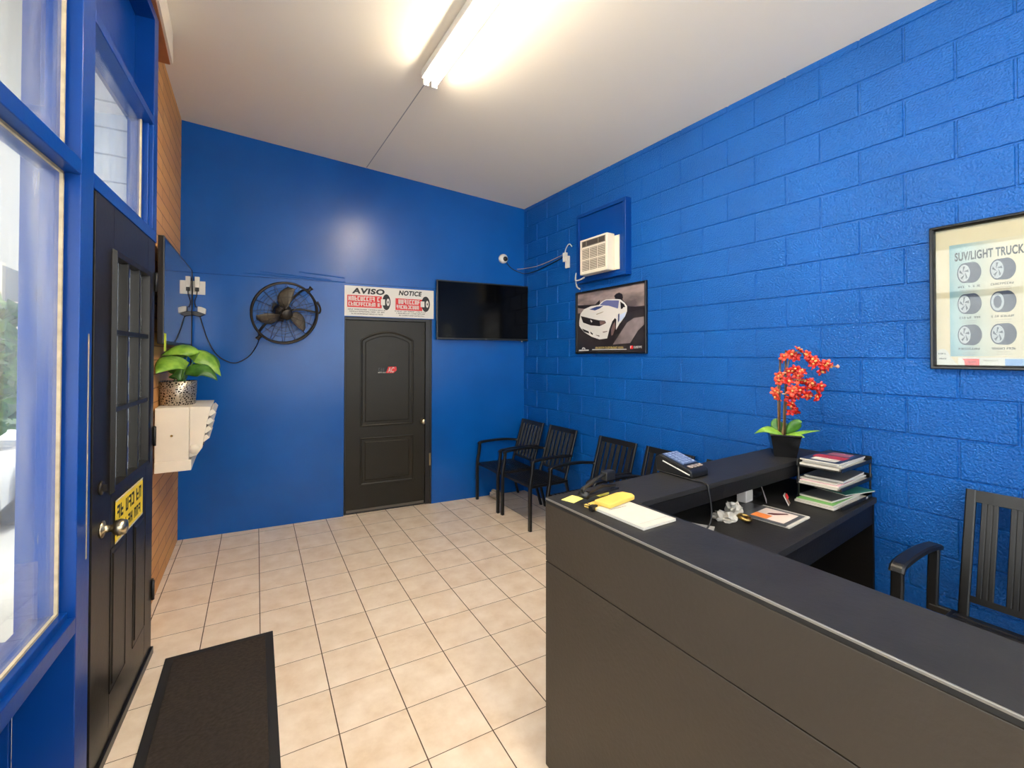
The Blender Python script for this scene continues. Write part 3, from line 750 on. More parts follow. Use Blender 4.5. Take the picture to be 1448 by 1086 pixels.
PZ = {
'hill': [(0.007,0.518),(0.284,0.5),(0.351,0.54),(0.357,0.485),(0.565,0.532),(0.55,0.557),(0.576,0.576),(0.616,0.583),(0.656,0.563),(0.666,0.529),(0.656,0.515),(0.724,0.442),(0.913,0.417),(0.913,0.403),(0.72,0.38),(0.4,0.42),(0.007,0.493)],
'road': [(0.533,0.089),(0.625,0.191),(0.714,0.29),(0.799,0.327),(0.913,0.333),(0.917,0.263),(0.845,0.21),(0.752,0.099)],
'body': [(0.044,0.34),(0.063,0.422),(0.118,0.467),(0.226,0.489),(0.34,0.49),(0.385,0.521),(0.439,0.536),(0.565,0.527),(0.631,0.516),(0.685,0.479),(0.716,0.443),(0.716,0.399),(0.69,0.35),(0.625,0.288),(0.58,0.231),(0.523,0.226),(0.46,0.152),(0.351,0.144),(0.237,0.175),(0.118,0.229),(0.069,0.272),(0.044,0.299)],
'stripe': [(0.202,0.459),(0.306,0.478),(0.407,0.476),(0.351,0.454),(0.284,0.44)],
'shield': [(0.351,0.489),(0.407,0.519),(0.45,0.528),(0.616,0.508),(0.601,0.431),(0.482,0.469)],
'swin': [(0.631,0.495),(0.68,0.465),(0.695,0.437),(0.638,0.421)],
'mirror': [(0.665,0.437),(0.695,0.437),(0.697,0.426),(0.67,0.424)],
'grille': [(0.069,0.401),(0.19,0.371),(0.34,0.337),(0.428,0.327),(0.444,0.303),(0.351,0.277),(0.226,0.292),(0.106,0.328)],
'emblem': [(0.22,0.353),(0.247,0.331),(0.235,0.32),(0.22,0.337)],
'headl': [(0.351,0.328),(0.428,0.323),(0.439,0.303),(0.362,0.288)],
'intake': [(0.088,0.267),(0.19,0.234),(0.202,0.209),(0.118,0.233)],
'fog': [(0.22,0.228),(0.258,0.205),(0.249,0.193),(0.22,0.212)],
'line1': [(0.395,0.218),(0.46,0.224),(0.46,0.217),(0.406,0.21)],
'line2': [(0.289,0.193),(0.351,0.183),(0.351,0.171)],
'tire': [(0.565,0.344),(0.582,0.328),(0.577,0.231),(0.549,0.127),(0.513,0.096),(0.476,0.106),(0.46,0.152),(0.492,0.243),(0.529,0.313)],
'rim': [(0.565,0.31),(0.57,0.254),(0.536,0.18),(0.515,0.177),(0.513,0.234),(0.539,0.286)],
'tire2': [(0.625,0.288),(0.66,0.3),(0.665,0.263),(0.615,0.199),(0.565,0.179),(0.58,0.231)],
'vent': [(0.606,0.375),(0.621,0.385),(0.62,0.318),(0.605,0.296)],
'side': [(0.629,0.369),(0.704,0.391),(0.687,0.346),(0.628,0.302)],
'hoodl': [(0.306,0.402),(0.417,0.421),(0.395,0.411),(0.312,0.394)],
'arch': [(0.087,0.049),(0.1,0.065),(0.118,0.069),(0.14,0.061),(0.145,0.048),(0.13,0.048),(0.118,0.059),(0.103,0.049)],
'wbar': [(0.044,0.043),(0.196,0.044),(0.196,0.032),(0.044,0.03)],
'wline': [(0.249,0.047),(0.713,0.045),(0.713,0.038),(0.249,0.039)],
'red': [(0.759,0.074),(0.791,0.075),(0.791,0.044),(0.759,0.043)]}
o = thing('framed_poster', 'framed poster of a white sports car with a blue hood stripe', 'poster', FR(-1.023, 1.72, -.001))
PW, PH = .952, .652
fm = MB(); fm.mould(rect(0, PW, 0, PH), [(0,0),(0,.022),(.004,.026),(.016,.024),(.02,.008)]); fm.box(.01, PW-.01, .01, PH-.01, 0, .004)
fm.build('frame', mat('black_poster_frame', (12,12,13), .3), o)
pm_ = [noise_print('stormy_sky_print', (82,74,76), (168,150,146), 3.2, (1,2.4,1)), noise_print('dark_ground_print', (30,27,28), (52,47,48), 5),
       noise_print('grey_road_print', (72,64,66), (150,138,140), 4), mat('dark_print', (34,30,32), .3), mat('car_white_print', (210,208,204), .3),
       mat('navy_stripe_print', (44,66,120), .3), mat('windshield_print', (96,102,150), .3), mat('brown_print', (110,88,84), .3), mat('pale_blue_print', (190,205,232), .3),
       mat('gold_print', (186,166,100), .4), M_red, mat('silver_print', (150,140,120), .3)]
s = MB(); s.box(.02, PW-.02, .02, PH-.02, .004, .0050, 0)
s.poly(rect(.021, PW-.021, .021, .43), .0051, 1)
order = [('hill',3),('road',2),('body',4),('stripe',5),('shield',6),('swin',3),('mirror',4),('grille',3),('emblem',4),('headl',7),('intake',3),('fog',3),('line1',7),('line2',7),('tire2',3),('tire',3),('rim',7),('side',8),('vent',5),('hoodl',11),('arch',4),('wbar',4),('wline',4),('red',10)]
for i, (k, mi) in enumerate(order): s.poly([(min(x, PW-.022), y) for x, y in PZ[k]], .0055+.00025*i, mi, .0002)
small_print(s, .295, .05, .39, .02, .0115, 9, 4, .7, .15); small_print(s, .80, .05, .10, .02, .0115, 4, 9, .7, .05); small_print(s, .757, .048, .035, .024, .0118, 4, 2, .8, .0)
s.build('print', pm_, o)
# ------------------------------------------------------------------ tyre poster
o = thing('framed_poster', 'large framed SUV/LIGHT TRUCK tyre poster on the block wall above the counter', 'poster', FR(-3.846, 1.635, -.001))
PW, PH = .88, .735
fm = MB(); fm.mould(rect(0, PW, 0, PH), [(0,0),(0,.024),(.004,.028),(.012,.028),(.018,.02),(.022,.008)]); fm.box(.01, PW-.01, .01, PH-.01, 0, .004)
fm.build('frame', mat('black_gloss_frame', (10,10,11), .2), o)
def sheet_mat():
    m, nt, p = new_mat('faded_poster_sheet')
    tc = nt.nodes.new('ShaderNodeTexCoord'); sp_ = nt.nodes.new('ShaderNodeSeparateXYZ'); nt.links.new(tc.outputs['Object'], sp_.inputs[0])
    n = nt.nodes.new('ShaderNodeTexNoise'); n.inputs['Scale'].default_value = 3; nt.links.new(tc.outputs['Object'], n.inputs['Vector'])
    a = mnode(nt, 'MULTIPLY_ADD', n.outputs['Fac'], .18); nt.nodes[-1].inputs[2].default_value = -.09
    u = mnode(nt, 'ADD', sp_.outputs['X'], a)
    r = nt.nodes.new('ShaderNodeValToRGB'); e = r.color_ramp.elements
    e[0].position = .07; e[0].color = lin((118,152,160)); e[1].position = .24; e[1].color = lin((192,180,154))
    nt.links.new(u, r.inputs['Fac']); nt.links.new(r.outputs['Color'], p.inputs['Base Color']); p.inputs['Roughness'].default_value = .4
    return m
s = MB(); s.box(.02, PW-.02, .02, PH-.02, .004, .005, 0)
s.poly(rect(.072, .80, .065, .63), .0052, 1)
text_into(s, 'SUV/LIGHT TRUCK', .092, .545, .232, .044, .0062, 2, .035)
rr = random.Random(3)
for ci in range(6):
    for ri in range(3):
        cx, cy = .141+.113*ci, .482-.155*ri; hw, hh = .040, .052
        pts = [(cx-.026, cy-hh*.93), (cx+.018, cy-hh), (cx+.036, cy-hh*.7), (cx+hw+.004, cy), (cx+.036, cy+hh*.75), (cx+.018, cy+hh), (cx-.026, cy+hh*.93)]
        pts = ell(cx+.012, cy, .032, hh, 20, -PI/2, PI/2)+ell(cx-.014, cy, .027, hh*.96, 20, PI/2, 3*PI/2)
        s.poly(pts, .0056, 3)
        s.poly(ell(cx-.016, cy, .021, hh*.82), .0060, 4)
        if (ci, ri) == (1, 1): s.poly(ell(cx-.016, cy, .014, hh*.6, 9), .0064, 3)
        else:
            for k in range(5):
                a = 2*PI*k/5+.3; s.poly([(cx-.016+.004*math.cos(a+1.5), cy+.008*math.sin(a+1.5)), (cx-.016+.017*math.cos(a+.22), cy+hh*.66*math.sin(a+.22)), (cx-.016+.017*math.cos(a-.22), cy+hh*.66*math.sin(a-.22))], .0064, 5)
        small_print(s, cx-.038, cy-hh-.022, .08, .010, .0062, 2, ci*9+ri, .75, .15)
        for q in (1, 2): small_print(s, cx-.025, cy-hh-.026-.010*q, .055, .004, .0062, 6, ci*9+ri+q*30, .9, .1)
s.poly([(.021,.021),(.10,.021),(.075,.06),(.06,.095),(.045,.105),(.03,.1),(.021,.09)], .0066, 7)
s.poly(rect(.10, .5, .021, .06), .0062, 7)
s.poly([(.125,.021),(.175,.021),(.175,.053),(.115,.053),(.122,.045)], .0070, 8); s.poly(rect(.26, .35, .021, .053), .0070, 9)
small_print(s, .028, .075, .035, .008, .0072, 2, 1, .8, .1); small_print(s, .03, .05, .03, .007, .0072, 2, 4, .8, .1); small_print(s, .19, .042, .055, .006, .0072, 6, 4, .9, .1)
small_print(s, .135, .035, .03, .006, .0074, 2, 3, .9, .1)
s.build('print', [mat('cream_mount_board', (194,178,146), .4), sheet_mat(), mat('charcoal_ink', (34,36,40), .5), mat('tyre_grey_print', (46,50,66), .4), mat('wheel_silver_print', (156,158,160), .4), mat('wheel_shade_print', (70,72,80), .4),
                  mat('faint_ink', (140,134,122), .5), M_paper, mat('faded_red_print', (206,62,60), .5), mat('faded_blue_print', (110,146,190), .5)], o)
b = MB(); b.box(.02, PW-.02, .02, PH-.02, .0085, .0105); b.build('cover_glass', glass_mat('poster_glass', .003), o)

# ------------------------------------------------------------------ chairs (local x out of the wall, y along the wall)
M_chair = mat('black_chair_metal', (15, 14, 14), .4, bump=.08, bscale=150)
def make_chair(label, nslat=6, group='black waiting chairs along the block wall', wide=0.0, hw=.26, apost=False):
    c = thing('metal_armchair', label, 'chair', None, group)
    b = MB(); b.box(.20, .235, -.235-wide, .235+wide, .405, .43); b.box(.62, .66, -.25-wide, .25+wide, .405, .435)
    for sy in (-1, 1): b.box(.20, .655, sy*(.245+wide)-.012, sy*(.245+wide)+.012, .405, .43)
    b.build('seat_frame', M_chair, c, bevel=.003)
    b = MB(); n = 9
    for i in range(n):
        x0 = .232+i*.0438; b.box(x0, x0+.036, -.238-wide, .238+wide, .424, .438)
    b.build('seat', M_chair, c, bevel=.003)
    def bp(t, y): return (.205-.150*t, y, .425+.495*t)      # line of the back
    for sy in (-1, 1):
        b = MB(); b.sweep([bp(-.05, sy*(.22+wide)), bp(1.0, sy*(.22+wide))], .032, .022); b.build('back_post', M_chair, c)
        b = MB(); b.sweep([(.215, sy*.242+sy*wide, .42), (.18, sy*(.25+wide), .25), (.11, sy*(.255+wide), 0)], .03, .026); b.build('leg', M_chair, c)
        y = sy*hw
        b = MB(); b.sweep([(.67,y,0),(.67,y,.425),(.666,y,.455),(.652,y,.53),(.642,y,.60),(.64,y,.655)], .038, .03); b.build('leg', M_chair, c)
        b = MB(); b.sweep(smooth_path([(.652,y,.648),(.64,y,.664),(.60,y,.674),(.45,y,.682),(.30,y*(1 if apost else .99),.680),(.17,y*(1 if apost else .92),.668),(.135,y*(1 if apost else .84),.66)], 4), .048, .024); b.build('armrest', M_chair, c)
        if apost:
            b = MB(); b.sweep([(.16,y,.665),(.185,y,.52),(.20,y,.40)], .036, .03); b.sweep([(.20,y*1.02,.415),(.20,sy*.21,.415)], .03, .03, (1,0,0)); b.build('arm_post', M_chair, c)
    b = MB(); p = bp(.965, 0); q = bp(.93, 0); b.sweep([bp(.905, 0), bp(1.0, 0)], .44+2*wide, .022); b.build('top_rail', M_chair, c)
    b = MB(); b.sweep([bp(.12, 0), bp(.17, 0)], .44+2*wide, .02); b.build('lower_rail', M_chair, c)
    pit = (.408+2*wide)/nslat
    for i in range(nslat):
        y = -.204-wide+pit*(i+.5)
        b = MB()
        for k in (-1, 0, 1): b.sweep([bp(.15, y+k*pit*.205), bp(.93, y+k*pit*.205)], pit*.19, .013)
        b.sweep([bp(.15, y), bp(.93, y)], pit*.55, .009)
        b.build('slat', M_chair, c)
    return c
labels = [('black slatted metal armchair in the corner under the wall television', -.30), ('black slatted metal armchair second from the back corner', -.872),
          ('black slatted metal armchair third from the back corner, below the car poster', -1.675), ('black slatted metal armchair behind the desk phone', -2.255),
          ('black metal armchair hidden behind the counter beside the orchid', -2.83)]
c0 = make_chair(labels[0][0])
for i, (lb, y) in enumerate(labels):
    c = c0 if i == 0 else copy_tree(c0)
    c['label'] = lb; c.matrix_world = T(-.012, y, 0, PI+(-.04 if i == 0 else random.uniform(-.02,.02)))
c6 = make_chair('large black slatted metal armchair behind the counter under the tyre poster', 5, None, 0.0, .315, True)
c6.matrix_world = T(-.012, -4.255, 0, PI) @ Matrix.Diagonal((.93, 1.15, 1.145, 1))

# crumpled wrapper under the first chair
def crumple(name, label, cat, M, r, m_, seed, flat=.5):
    bm = bmesh.new(); bmesh.ops.create_icosphere(bm, subdivisions=3, radius=r)
    rr = random.Random(seed)
    for v in bm.verts:
        v.co *= rr.uniform(.62, 1.15); v.co.z = max(v.co.z*flat, -r*flat*.6)
    lo = min(v.co.z for v in bm.verts)
    for v in bm.verts: v.co.z -= lo
    me = bpy.data.meshes.new(name); bm.to_mesh(me); bm.free(); me.materials.append(m_)
    o = bpy.data.objects.new(name, me); COL.objects.link(o); o.matrix_world = M
    return tag(o, label, cat)
crumple('crumpled_wrapper', 'crumpled pale wrapper on the floor under the corner chair', 'wrapper', T(-.44,-.04,.001), .075, mat('pale_wrapper', (190,176,160), .5), 2, .7)

# ------------------------------------------------------------------ door mat
m_mat = mat('dark_ribbed_carpet', (46, 37, 29), .95, bump=1.0, bscale=60, var=.35, vscale=55)
o = thing('door_mat', 'dark brown door mat with rubber border on the tile floor', 'mat', T(-3.235, -2.36, 0, -.035))
b = MB(); b.chbox(-.268, .268, -.74, .74, .0005, .008, .003); b.build('rubber_border', mat('black_rubber', (30,28,27), .7), o)
b = MB(); b.chbox(-.225, .225, -.70, .70, .006, .014, .003); b.build('carpet_pad', m_mat, o)

# ------------------------------------------------------------------ reception counter
CT = 1.107
K = thing('reception_counter', 'black L-shaped reception counter with raised bar top', 'counter')
ox, oy = -2.025, -3.195
def top_poly():
    return [(ox,oy),(-.012,-3.10),(-.012,-3.365),(-1.745,-3.445),(-1.745,-5.6),(ox,-5.6)]
b = MB(); b.prism(top_poly(), CT-.022, CT); b.build('bar_top', M_counter_top, K, bevel=.002)
# worn metal edging on the outer top edge
b = MB(); b.sweep([(ox-.002, oy-.005, CT-.004), (ox-.002, -5.6, CT-.003)], .005, .007, (1,0,0)); b.build('edge_strip', mat('worn_silver_edge', (150,146,138), .35, metal=.7), K)
b = MB(); b.box(ox, ox+.02, -5.6, oy, .845, CT-.0225); b.build('front_panel', M_counter_front, K, bevel=.002)
b = MB(); b.box(ox, ox+.02, -5.6, oy, .0, .842); b.build('front_panel', M_counter_front, K, bevel=.002)
b = MB(); b.add([(ox+.02,oy,0),(-.012,-3.10,0),(-.012,-3.12,0),(ox+.02,oy-.02,0),(ox+.02,oy,CT-.0225),(-.012,-3.10,CT-.0225),(-.012,-3.12,CT-.0225),(ox+.02,oy-.02,CT-.0225)],
               [(0,3,2,1),(4,5,6,7),(0,1,5,4),(1,2,6,5),(2,3,7,6),(3,0,4,7)]); b.build('side_panel', M_counter_front, K)
b = MB(); b.add([(-1.745,-3.445,CT-.085),(-.012,-3.365,CT-.085),(-.012,-3.345,CT-.085),(-1.745,-3.425,CT-.085),(-1.745,-3.445,CT-.0225),(-.012,-3.365,CT-.0225),(-.012,-3.345,CT-.0225),(-1.745,-3.425,CT-.0225)],
               [(0,3,2,1),(4,5,6,7),(0,1,5,4),(1,2,6,5),(2,3,7,6),(3,0,4,7)]); b.build('inner_fascia', M_counter_dark, K)
b = MB(); b.box(-1.765, -1.745, -5.6, -3.445, .0, CT-.0225); b.build('inner_panel', M_counter_dark, K)
DZ = .90
b = MB(); b.prism([(-1.744,-3.762),(-.014,-3.612),(-.014,-3.122),(-1.744,-3.20)], DZ-.03, DZ); b.build('desk_surface', M_counter_top, K, bevel=.002)
b = MB(); b.add([(-1.74,-3.745,DZ-.15),(-.02,-3.597,DZ-.15),(-.02,-3.58,DZ-.15),(-1.74,-3.728,DZ-.15),(-1.74,-3.745,DZ-.031),(-.02,-3.597,DZ-.031),(-.02,-3.58,DZ-.031),(-1.74,-3.728,DZ-.031)],
               [(0,3,2,1),(4,5,6,7),(0,1,5,4),(1,2,6,5),(2,3,7,6),(3,0,4,7)]); b.build('desk_apron', M_counter_dark, K)
b = MB(); b.box(-.034, -.014, -3.60, -3.13, 0, DZ-.031); b.build('desk_end_panel', M_counter_dark, K)

# things on the bar ------------------------------------------------
zt = CT+.0008
ph = thing('desk_phone', 'black desk phone with blue-grey keys on the bar top', 'phone', T(-1.19, -3.225, zt, .06))
wx, ly_ = .072, .100
b = MB(); sec = [(-ly_,0),(ly_,0),(ly_*1.08,.066),(ly_*.8,.088),(-ly_*.92,.04),(-ly_,.03)]
b.add([(-wx, y, z) for y, z in sec]+[(wx, y, z) for y, z in sec], [tuple(range(6)), tuple(range(6,12))[::-1]]+[(i, (i+1)%6, 6+(i+1)%6, 6+i) for i in range(6)])
b.build('body', M_black, ph, bevel=.008)
sl = Vector((0, ly_*1.72, .048)).normalized(); sn = Vector((0,-sl.z, sl.y))
pc = Vector((0, -.006, .0655))
b = MB(); b.obox(pc+sl*.022+sn*.001, (wx*.82,0,0), sl*.060, sn*.002); b.build('key_plate', mat('blue_grey_plate', (70,86,120), .3), ph)
b = MB()
for i in range(4):
    for j in range(6): b.obox(pc+Vector((-.042+.028*i,0,0))+sl*(-.026+.019*j)+sn*.004, (.0105,0,0), sl*.007, sn*.002)
b.build('keys', mat('pale_key_plastic', (116,134,172), .35), ph)
b = MB()
for i in range(4): b.obox(pc+Vector((-.042+.028*i,0,0))-sl*.068+sn*.003, (.011,0,0), sl*.01, sn*.002)
b.build('function_keys', mat('grey_key_plastic', (140,128,120), .4), ph)
b = MB(); b.obox((-wx-.001, -.015, .037), (.0015,0,0), sl*.078, sn*.0025); b.build('chrome_trim', M_white, ph)
b = MB(); b.tube(smooth_path([(-.04,.10,.02),(-.072,.09,.004),(-.085,.0,.004),(-.095,-.12,.004),(-.10,-.192,.003),(-.104,-.206,-.03),(-.108,-.22,-.13),(-.15,-.22,-.185),(-.2,-.19,-.198)], 5), .004, 6); b.build('cord', M_cable, ph)

o = thing('notepad', 'white paper pad near the inner edge of the bar top', 'notepad', T(-1.872, -3.535, zt, .02))
b = MB(); b.chbox(-.085, .085, -.117, .117, 0, .010, .001); b.build('page_block', M_paper, o)
b = MB(); b.box(-.08, .08, -.112, .115, .0102, .0106); b.build('top_sheet', mat('ruled_sheet', (190,187,178), .7, var=.03, vscale=40), o)
b = MB(); small_print(b, -.06, .065, .1, .004, .0108, 0, 3, .9, .2); b.box(-.07, .07, -.088, -.0872, .0107, .0109); b.build('print', M_grey, o)
o = thing('folded_yellow_pad', 'folded yellow paper pad across the end of the white notepad', 'paper', T(-1.845, -3.415, zt, .17))
b = MB(); b.prism([(-.085,-.035),(.085,-.032),(.1,-.01),(.092,.03),(.06,.04),(-.085,.038)], .011, .029); b.build('pad', M_yellow, o, bevel=.004)
b = MB(); b.box(-.115, .06, -.005, .065, 0.0, .0105); b.build('lower_sheets', M_yellow, o, bevel=.002)
o = thing('sticky_note', 'pale yellow note at the counter corner under the black stapler', 'note', T(-1.945, -3.275, zt, .3))
b = MB(); b.box(-.04, .04, -.03, .03, 0, .0015); b.build('sheet', mat('pale_yellow_paper', (240,226,130), .7), o)
o = thing('sticky_note', 'small yellow note behind the black stapler', 'note', T(-1.80, -3.285, zt, .15))
b = MB(); b.box(-.03, .03, -.02, .02, 0, .008); b.build('block', mat('lemon_note_pad', (238,222,100), .7), o)
o = thing('stapler', 'black open stapler on the yellow notes at the counter corner', 'stapler', T(-1.935, -3.335, zt+.011, .12))
b = MB(); b.chbox(.0, .20, -.016, .016, .012, .022, .003); b.build('base', M_black, o)
b = MB(); b.sweep(smooth_path([(.0,0,.02),(-.012,0,.045),(.02,0,.056),(.07,0,.072),(.13,0,.086)], 4), .016, .010); b.build('upper_arm', M_black, o)
b = MB(); b.chbox(.118, .175, -.016, .016, .058, .096, .004); b.build('head', M_black, o)
b = MB(); b.cyl((-.004,-.02,.022), (-.004,.02,.022), .014, 14); b.build('hinge', M_blackm, o)
b = MB(); b.sweep([(.02,0,.026),(.10,0,.04),(.185,0,.03)], .018, .012); b.build('magazine_rail', M_dkmetal, o)
o = thing('binder_clip', 'small black clip at the edge of the yellow pad', 'clip', T(-1.965, -3.415, zt, .3))
b = MB(); b.prism([(-.022,-.01),(.022,-.01),(.012,.012),(-.012,.012)], 0, .018); b.build('jaw', M_black, o, bevel=.002)
b = MB(); b.tube([(-.008,.01,.014),(-.012,.04,.016),(.012,.04,.016),(.008,.01,.014)], .0015, 6); b.build('wire_handle', M_blackm, o)

# orchid ----------------------------------------------------------
OX, OY = -.325, -3.275
orc = thing('orchid', 'red flowering orchid in a black tapered pot on the bar top', 'plant', T(OX, OY, zt))
ang = .62
b = MB(); h0, h1 = .055, .076; c_, s__ = math.cos(ang), math.sin(ang)
def sq(h): return [(h*(c_*i-s__*j), h*(s__*i+c_*j)) for i, j in ((-1,-1),(1,-1),(1,1),(-1,1))]
lv = [(sq(h0),0),(sq(h1),.122),(sq(h1+.004),.123),(sq(h1+.004),.132),(sq(h1-.008),.132),(sq(h1-.012),.11)]
vs = [(x, y, z) for P_, z in lv for x, y in P_]; fs = [(0,3,2,1)]
for i in range(len(lv)-1): fs += [(i*4+j, i*4+(j+1)%4, i*4+4+(j+1)%4, i*4+4+j) for j in range(4)]
fs.append((20,21,22,23)); b.add(vs, fs); b.build('pot', mat('black_gloss_pot', (14,14,15), .22), orc, bevel=.003)
def ol(p): return Vector((p[0]-OX, p[1]-OY, p[2]-zt))
M_stake = mat('brown_stake', (78,54,34), .6)
for a, t_ in (((-.325,-3.28,1.20),(-.323,-3.288,1.735)), ((-.332,-3.253,1.20),(-.33,-3.259,1.69))):
    b = MB(); b.cyl(ol(a), ol(t_), .0055, 8); b.build('stake', M_stake, orc)
M_ostem = mat('orchid_stem_brown', (120,92,50), .5)
M_clip = mat('cream_clip', (216,170,130), .5)
for z in (1.60, 1.555, 1.475):
    b = MB(); b.tube([ol((-.325+.012*math.cos(q), -3.282+.012*math.sin(q), z)) for q in [i*PI/6 for i in range(12)]], .003, 5, closed=True); b.build('stem_clip', M_clip, orc)
arcs = {
 'a': [(-.326,-3.274,1.687),(-.316,-3.315,1.714),(-.31,-3.337,1.701),(-.305,-3.358,1.733),(-.297,-3.39,1.707),(-.29,-3.415,1.682),(-.285,-3.435,1.669),(-.278,-3.46,1.651),(-.275,-3.475,1.638),(-.271,-3.49,1.645),(-.28,-3.455,1.619),(-.286,-3.43,1.644)],
 'b': [(-.319,-3.301,1.609),(-.31,-3.336,1.622),(-.303,-3.363,1.61),(-.309,-3.342,1.593),(-.319,-3.301,1.563),(-.333,-3.25,1.584),(-.332,-3.252,1.549)],
 'c': [(-.308,-3.347,1.551),(-.3,-3.378,1.543),(-.293,-3.404,1.548),(-.288,-3.425,1.529),(-.284,-3.44,1.518),(-.285,-3.434,1.467),(-.297,-3.388,1.476),(-.305,-3.357,1.5),(-.293,-3.404,1.509)],
 'd': [(-.31,-3.336,1.505),(-.316,-3.314,1.485),(-.313,-3.328,1.472),(-.318,-3.306,1.445),(-.317,-3.309,1.412),(-.317,-3.311,1.373),(-.334,-3.244,1.484),(-.334,-3.245,1.454)]}
for pts in ([(-.328,-3.27,1.22),(-.32,-3.28,1.45),(-.32,-3.30,1.66),(-.31,-3.34,1.725),(-.295,-3.40,1.70),(-.28,-3.46,1.655),(-.265,-3.53,1.640)],
            [(-.325,-3.275,1.22),(-.322,-3.275,1.40),(-.318,-3.30,1.54),(-.305,-3.36,1.56),(-.29,-3.42,1.53),(-.284,-3.44,1.47)],
            [(-.33,-3.265,1.22),(-.322,-3.285,1.38),(-.318,-3.31,1.48),(-.314,-3.32,1.46),(-.317,-3.31,1.38)],
            [(-.335,-3.25,1.22),(-.334,-3.247,1.40),(-.333,-3.246,1.60)]):
    b = MB(); b.tube([ol(p) for p in smooth_path(pts, 6)], .0032, 6); b.build('flower_stem', M_ostem, orc)
M_petal = leaf_mat('red_orchid_petal', (158, 14, 10), (212, 40, 24)); M_petal2 = leaf_mat('coral_orchid_petal', (196, 46, 30), (228, 96, 64))
M_lip = mat('orchid_lip', (206, 150, 90), .5); M_lip2 = mat('violet_orchid_lip', (110, 60, 130), .5)
def blossom_mesh(pm, lm):
    b = MB()
    for k in range(5):
        a = PI/2+2*PI*k/5; wd = .022 if k in (1, 4) else .017; ln = .030
        n_, m_ = 5, 4; vs = []
        for i in range(n_+1):
            u = i/n_; r = .003+ln*u; hw_ = wd*.62*math.sin(PI*(.12+.8*u))**.7
            for j in range(m_+1):
                v = j/m_*2-1
                vs.append((r*math.cos(a)-v*hw_*math.sin(a), r*math.sin(a)+v*hw_*math.cos(a), .010*math.sin(u*2.2)-.006*v*v+.002*k%.004))
        b.add(vs, [(i*(m_+1)+j, i*(m_+1)+j+1, (i+1)*(m_+1)+j+1, (i+1)*(m_+1)+j) for i in range(n_) for j in range(m_)], 0, True)
    b.lathe([(.007,.004),(.008,.012),(.004,.02),(0,.021)], 8, (0,-.004,0), mi=1)
    return b
protos = [blossom_mesh(M_petal, M_lip).build('blossom', [M_petal, M_lip], orc), blossom_mesh(M_petal2, M_lip).build('blossom', [M_petal2, M_lip], orc), blossom_mesh(M_petal, M_lip2).build('blossom', [M_petal, M_lip2], orc)]
rr = random.Random(11); used = set()
view = (Vector((-3.15,-4.71,1.7))-Vector((OX,OY,1.6))).normalized()
for key, pts in arcs.items():
    for i, p in enumerate(pts):
        for rep in range(2):
            kind = 1 if (p[1] > -3.26 or rr.random() < .22) else (2 if key == 'd' and rr.random() < .3 else 0)
            src = protos[kind]
            o = src if kind not in used else src.copy()
            if kind in used: COL.objects.link(o)
            used.add(kind); o.parent = orc
            nrm = (view*.7+Vector((rr.uniform(-1,1), rr.uniform(-1,1), rr.uniform(-.7,.6)))).normalized()
            q = Vector((0,0,1)).rotation_difference(nrm).to_matrix().to_4x4() @ Matrix.Rotation(rr.uniform(0,6.28), 4, 'Z')
            off = Vector((rr.uniform(-.02,.02), rr.uniform(-.012,.012), rr.uniform(-.012,.012))) if rep else Vector()
            sc_ = rr.uniform(.75, 1.0)
            o.matrix_local = Matrix.Translation(ol(p)+off) @ q @ Matrix.Scale(sc_, 4)
b = MB(); b.lathe([(0,0),(.008,.006),(.009,.014),(0,.024)], 10, ol((-.265,-3.53,1.632))); b.build('bud', mat('pale_bud', (200,150,130), .5), orc)
def oleaf(base, mid, tip, w_, nrm, m_):
    o = leaf_mesh(base, mid, tip, w_, nrm, .3).build('leaf', m_, orc); o.modifiers.new('t','SOLIDIFY').thickness = .003
oleaf((0,0,.118), (-.09,.05,.20), (-.075,.135,.115), .062, (-.3,-.5,.8), M_leaf)
oleaf((0,.01,.12), (-.01,.045,.20), (-.0,.04,.215), .07, (-.6,-.6,.3), M_leafd)
oleaf((.01,-.01,.12), (.02,-.07,.22), (.03,-.085,.205), .06, (-.6,-.6,.3), M_leafd)
oleaf((0,-.01,.125), (-.03,-.07,.15), (0,-.115,.125), .062, (-.5,-.4,.7), M_leaf)
oleaf((.02,-.01,.125), (.05,-.10,.165), (.035,-.175,.17), .05, (-.2,-.5,.9), M_leaf)
oleaf((.03,.03,.12), (.10,.06,.19), (.16,.06,.17), .06, (-.2,-.4,.9), M_leafd)

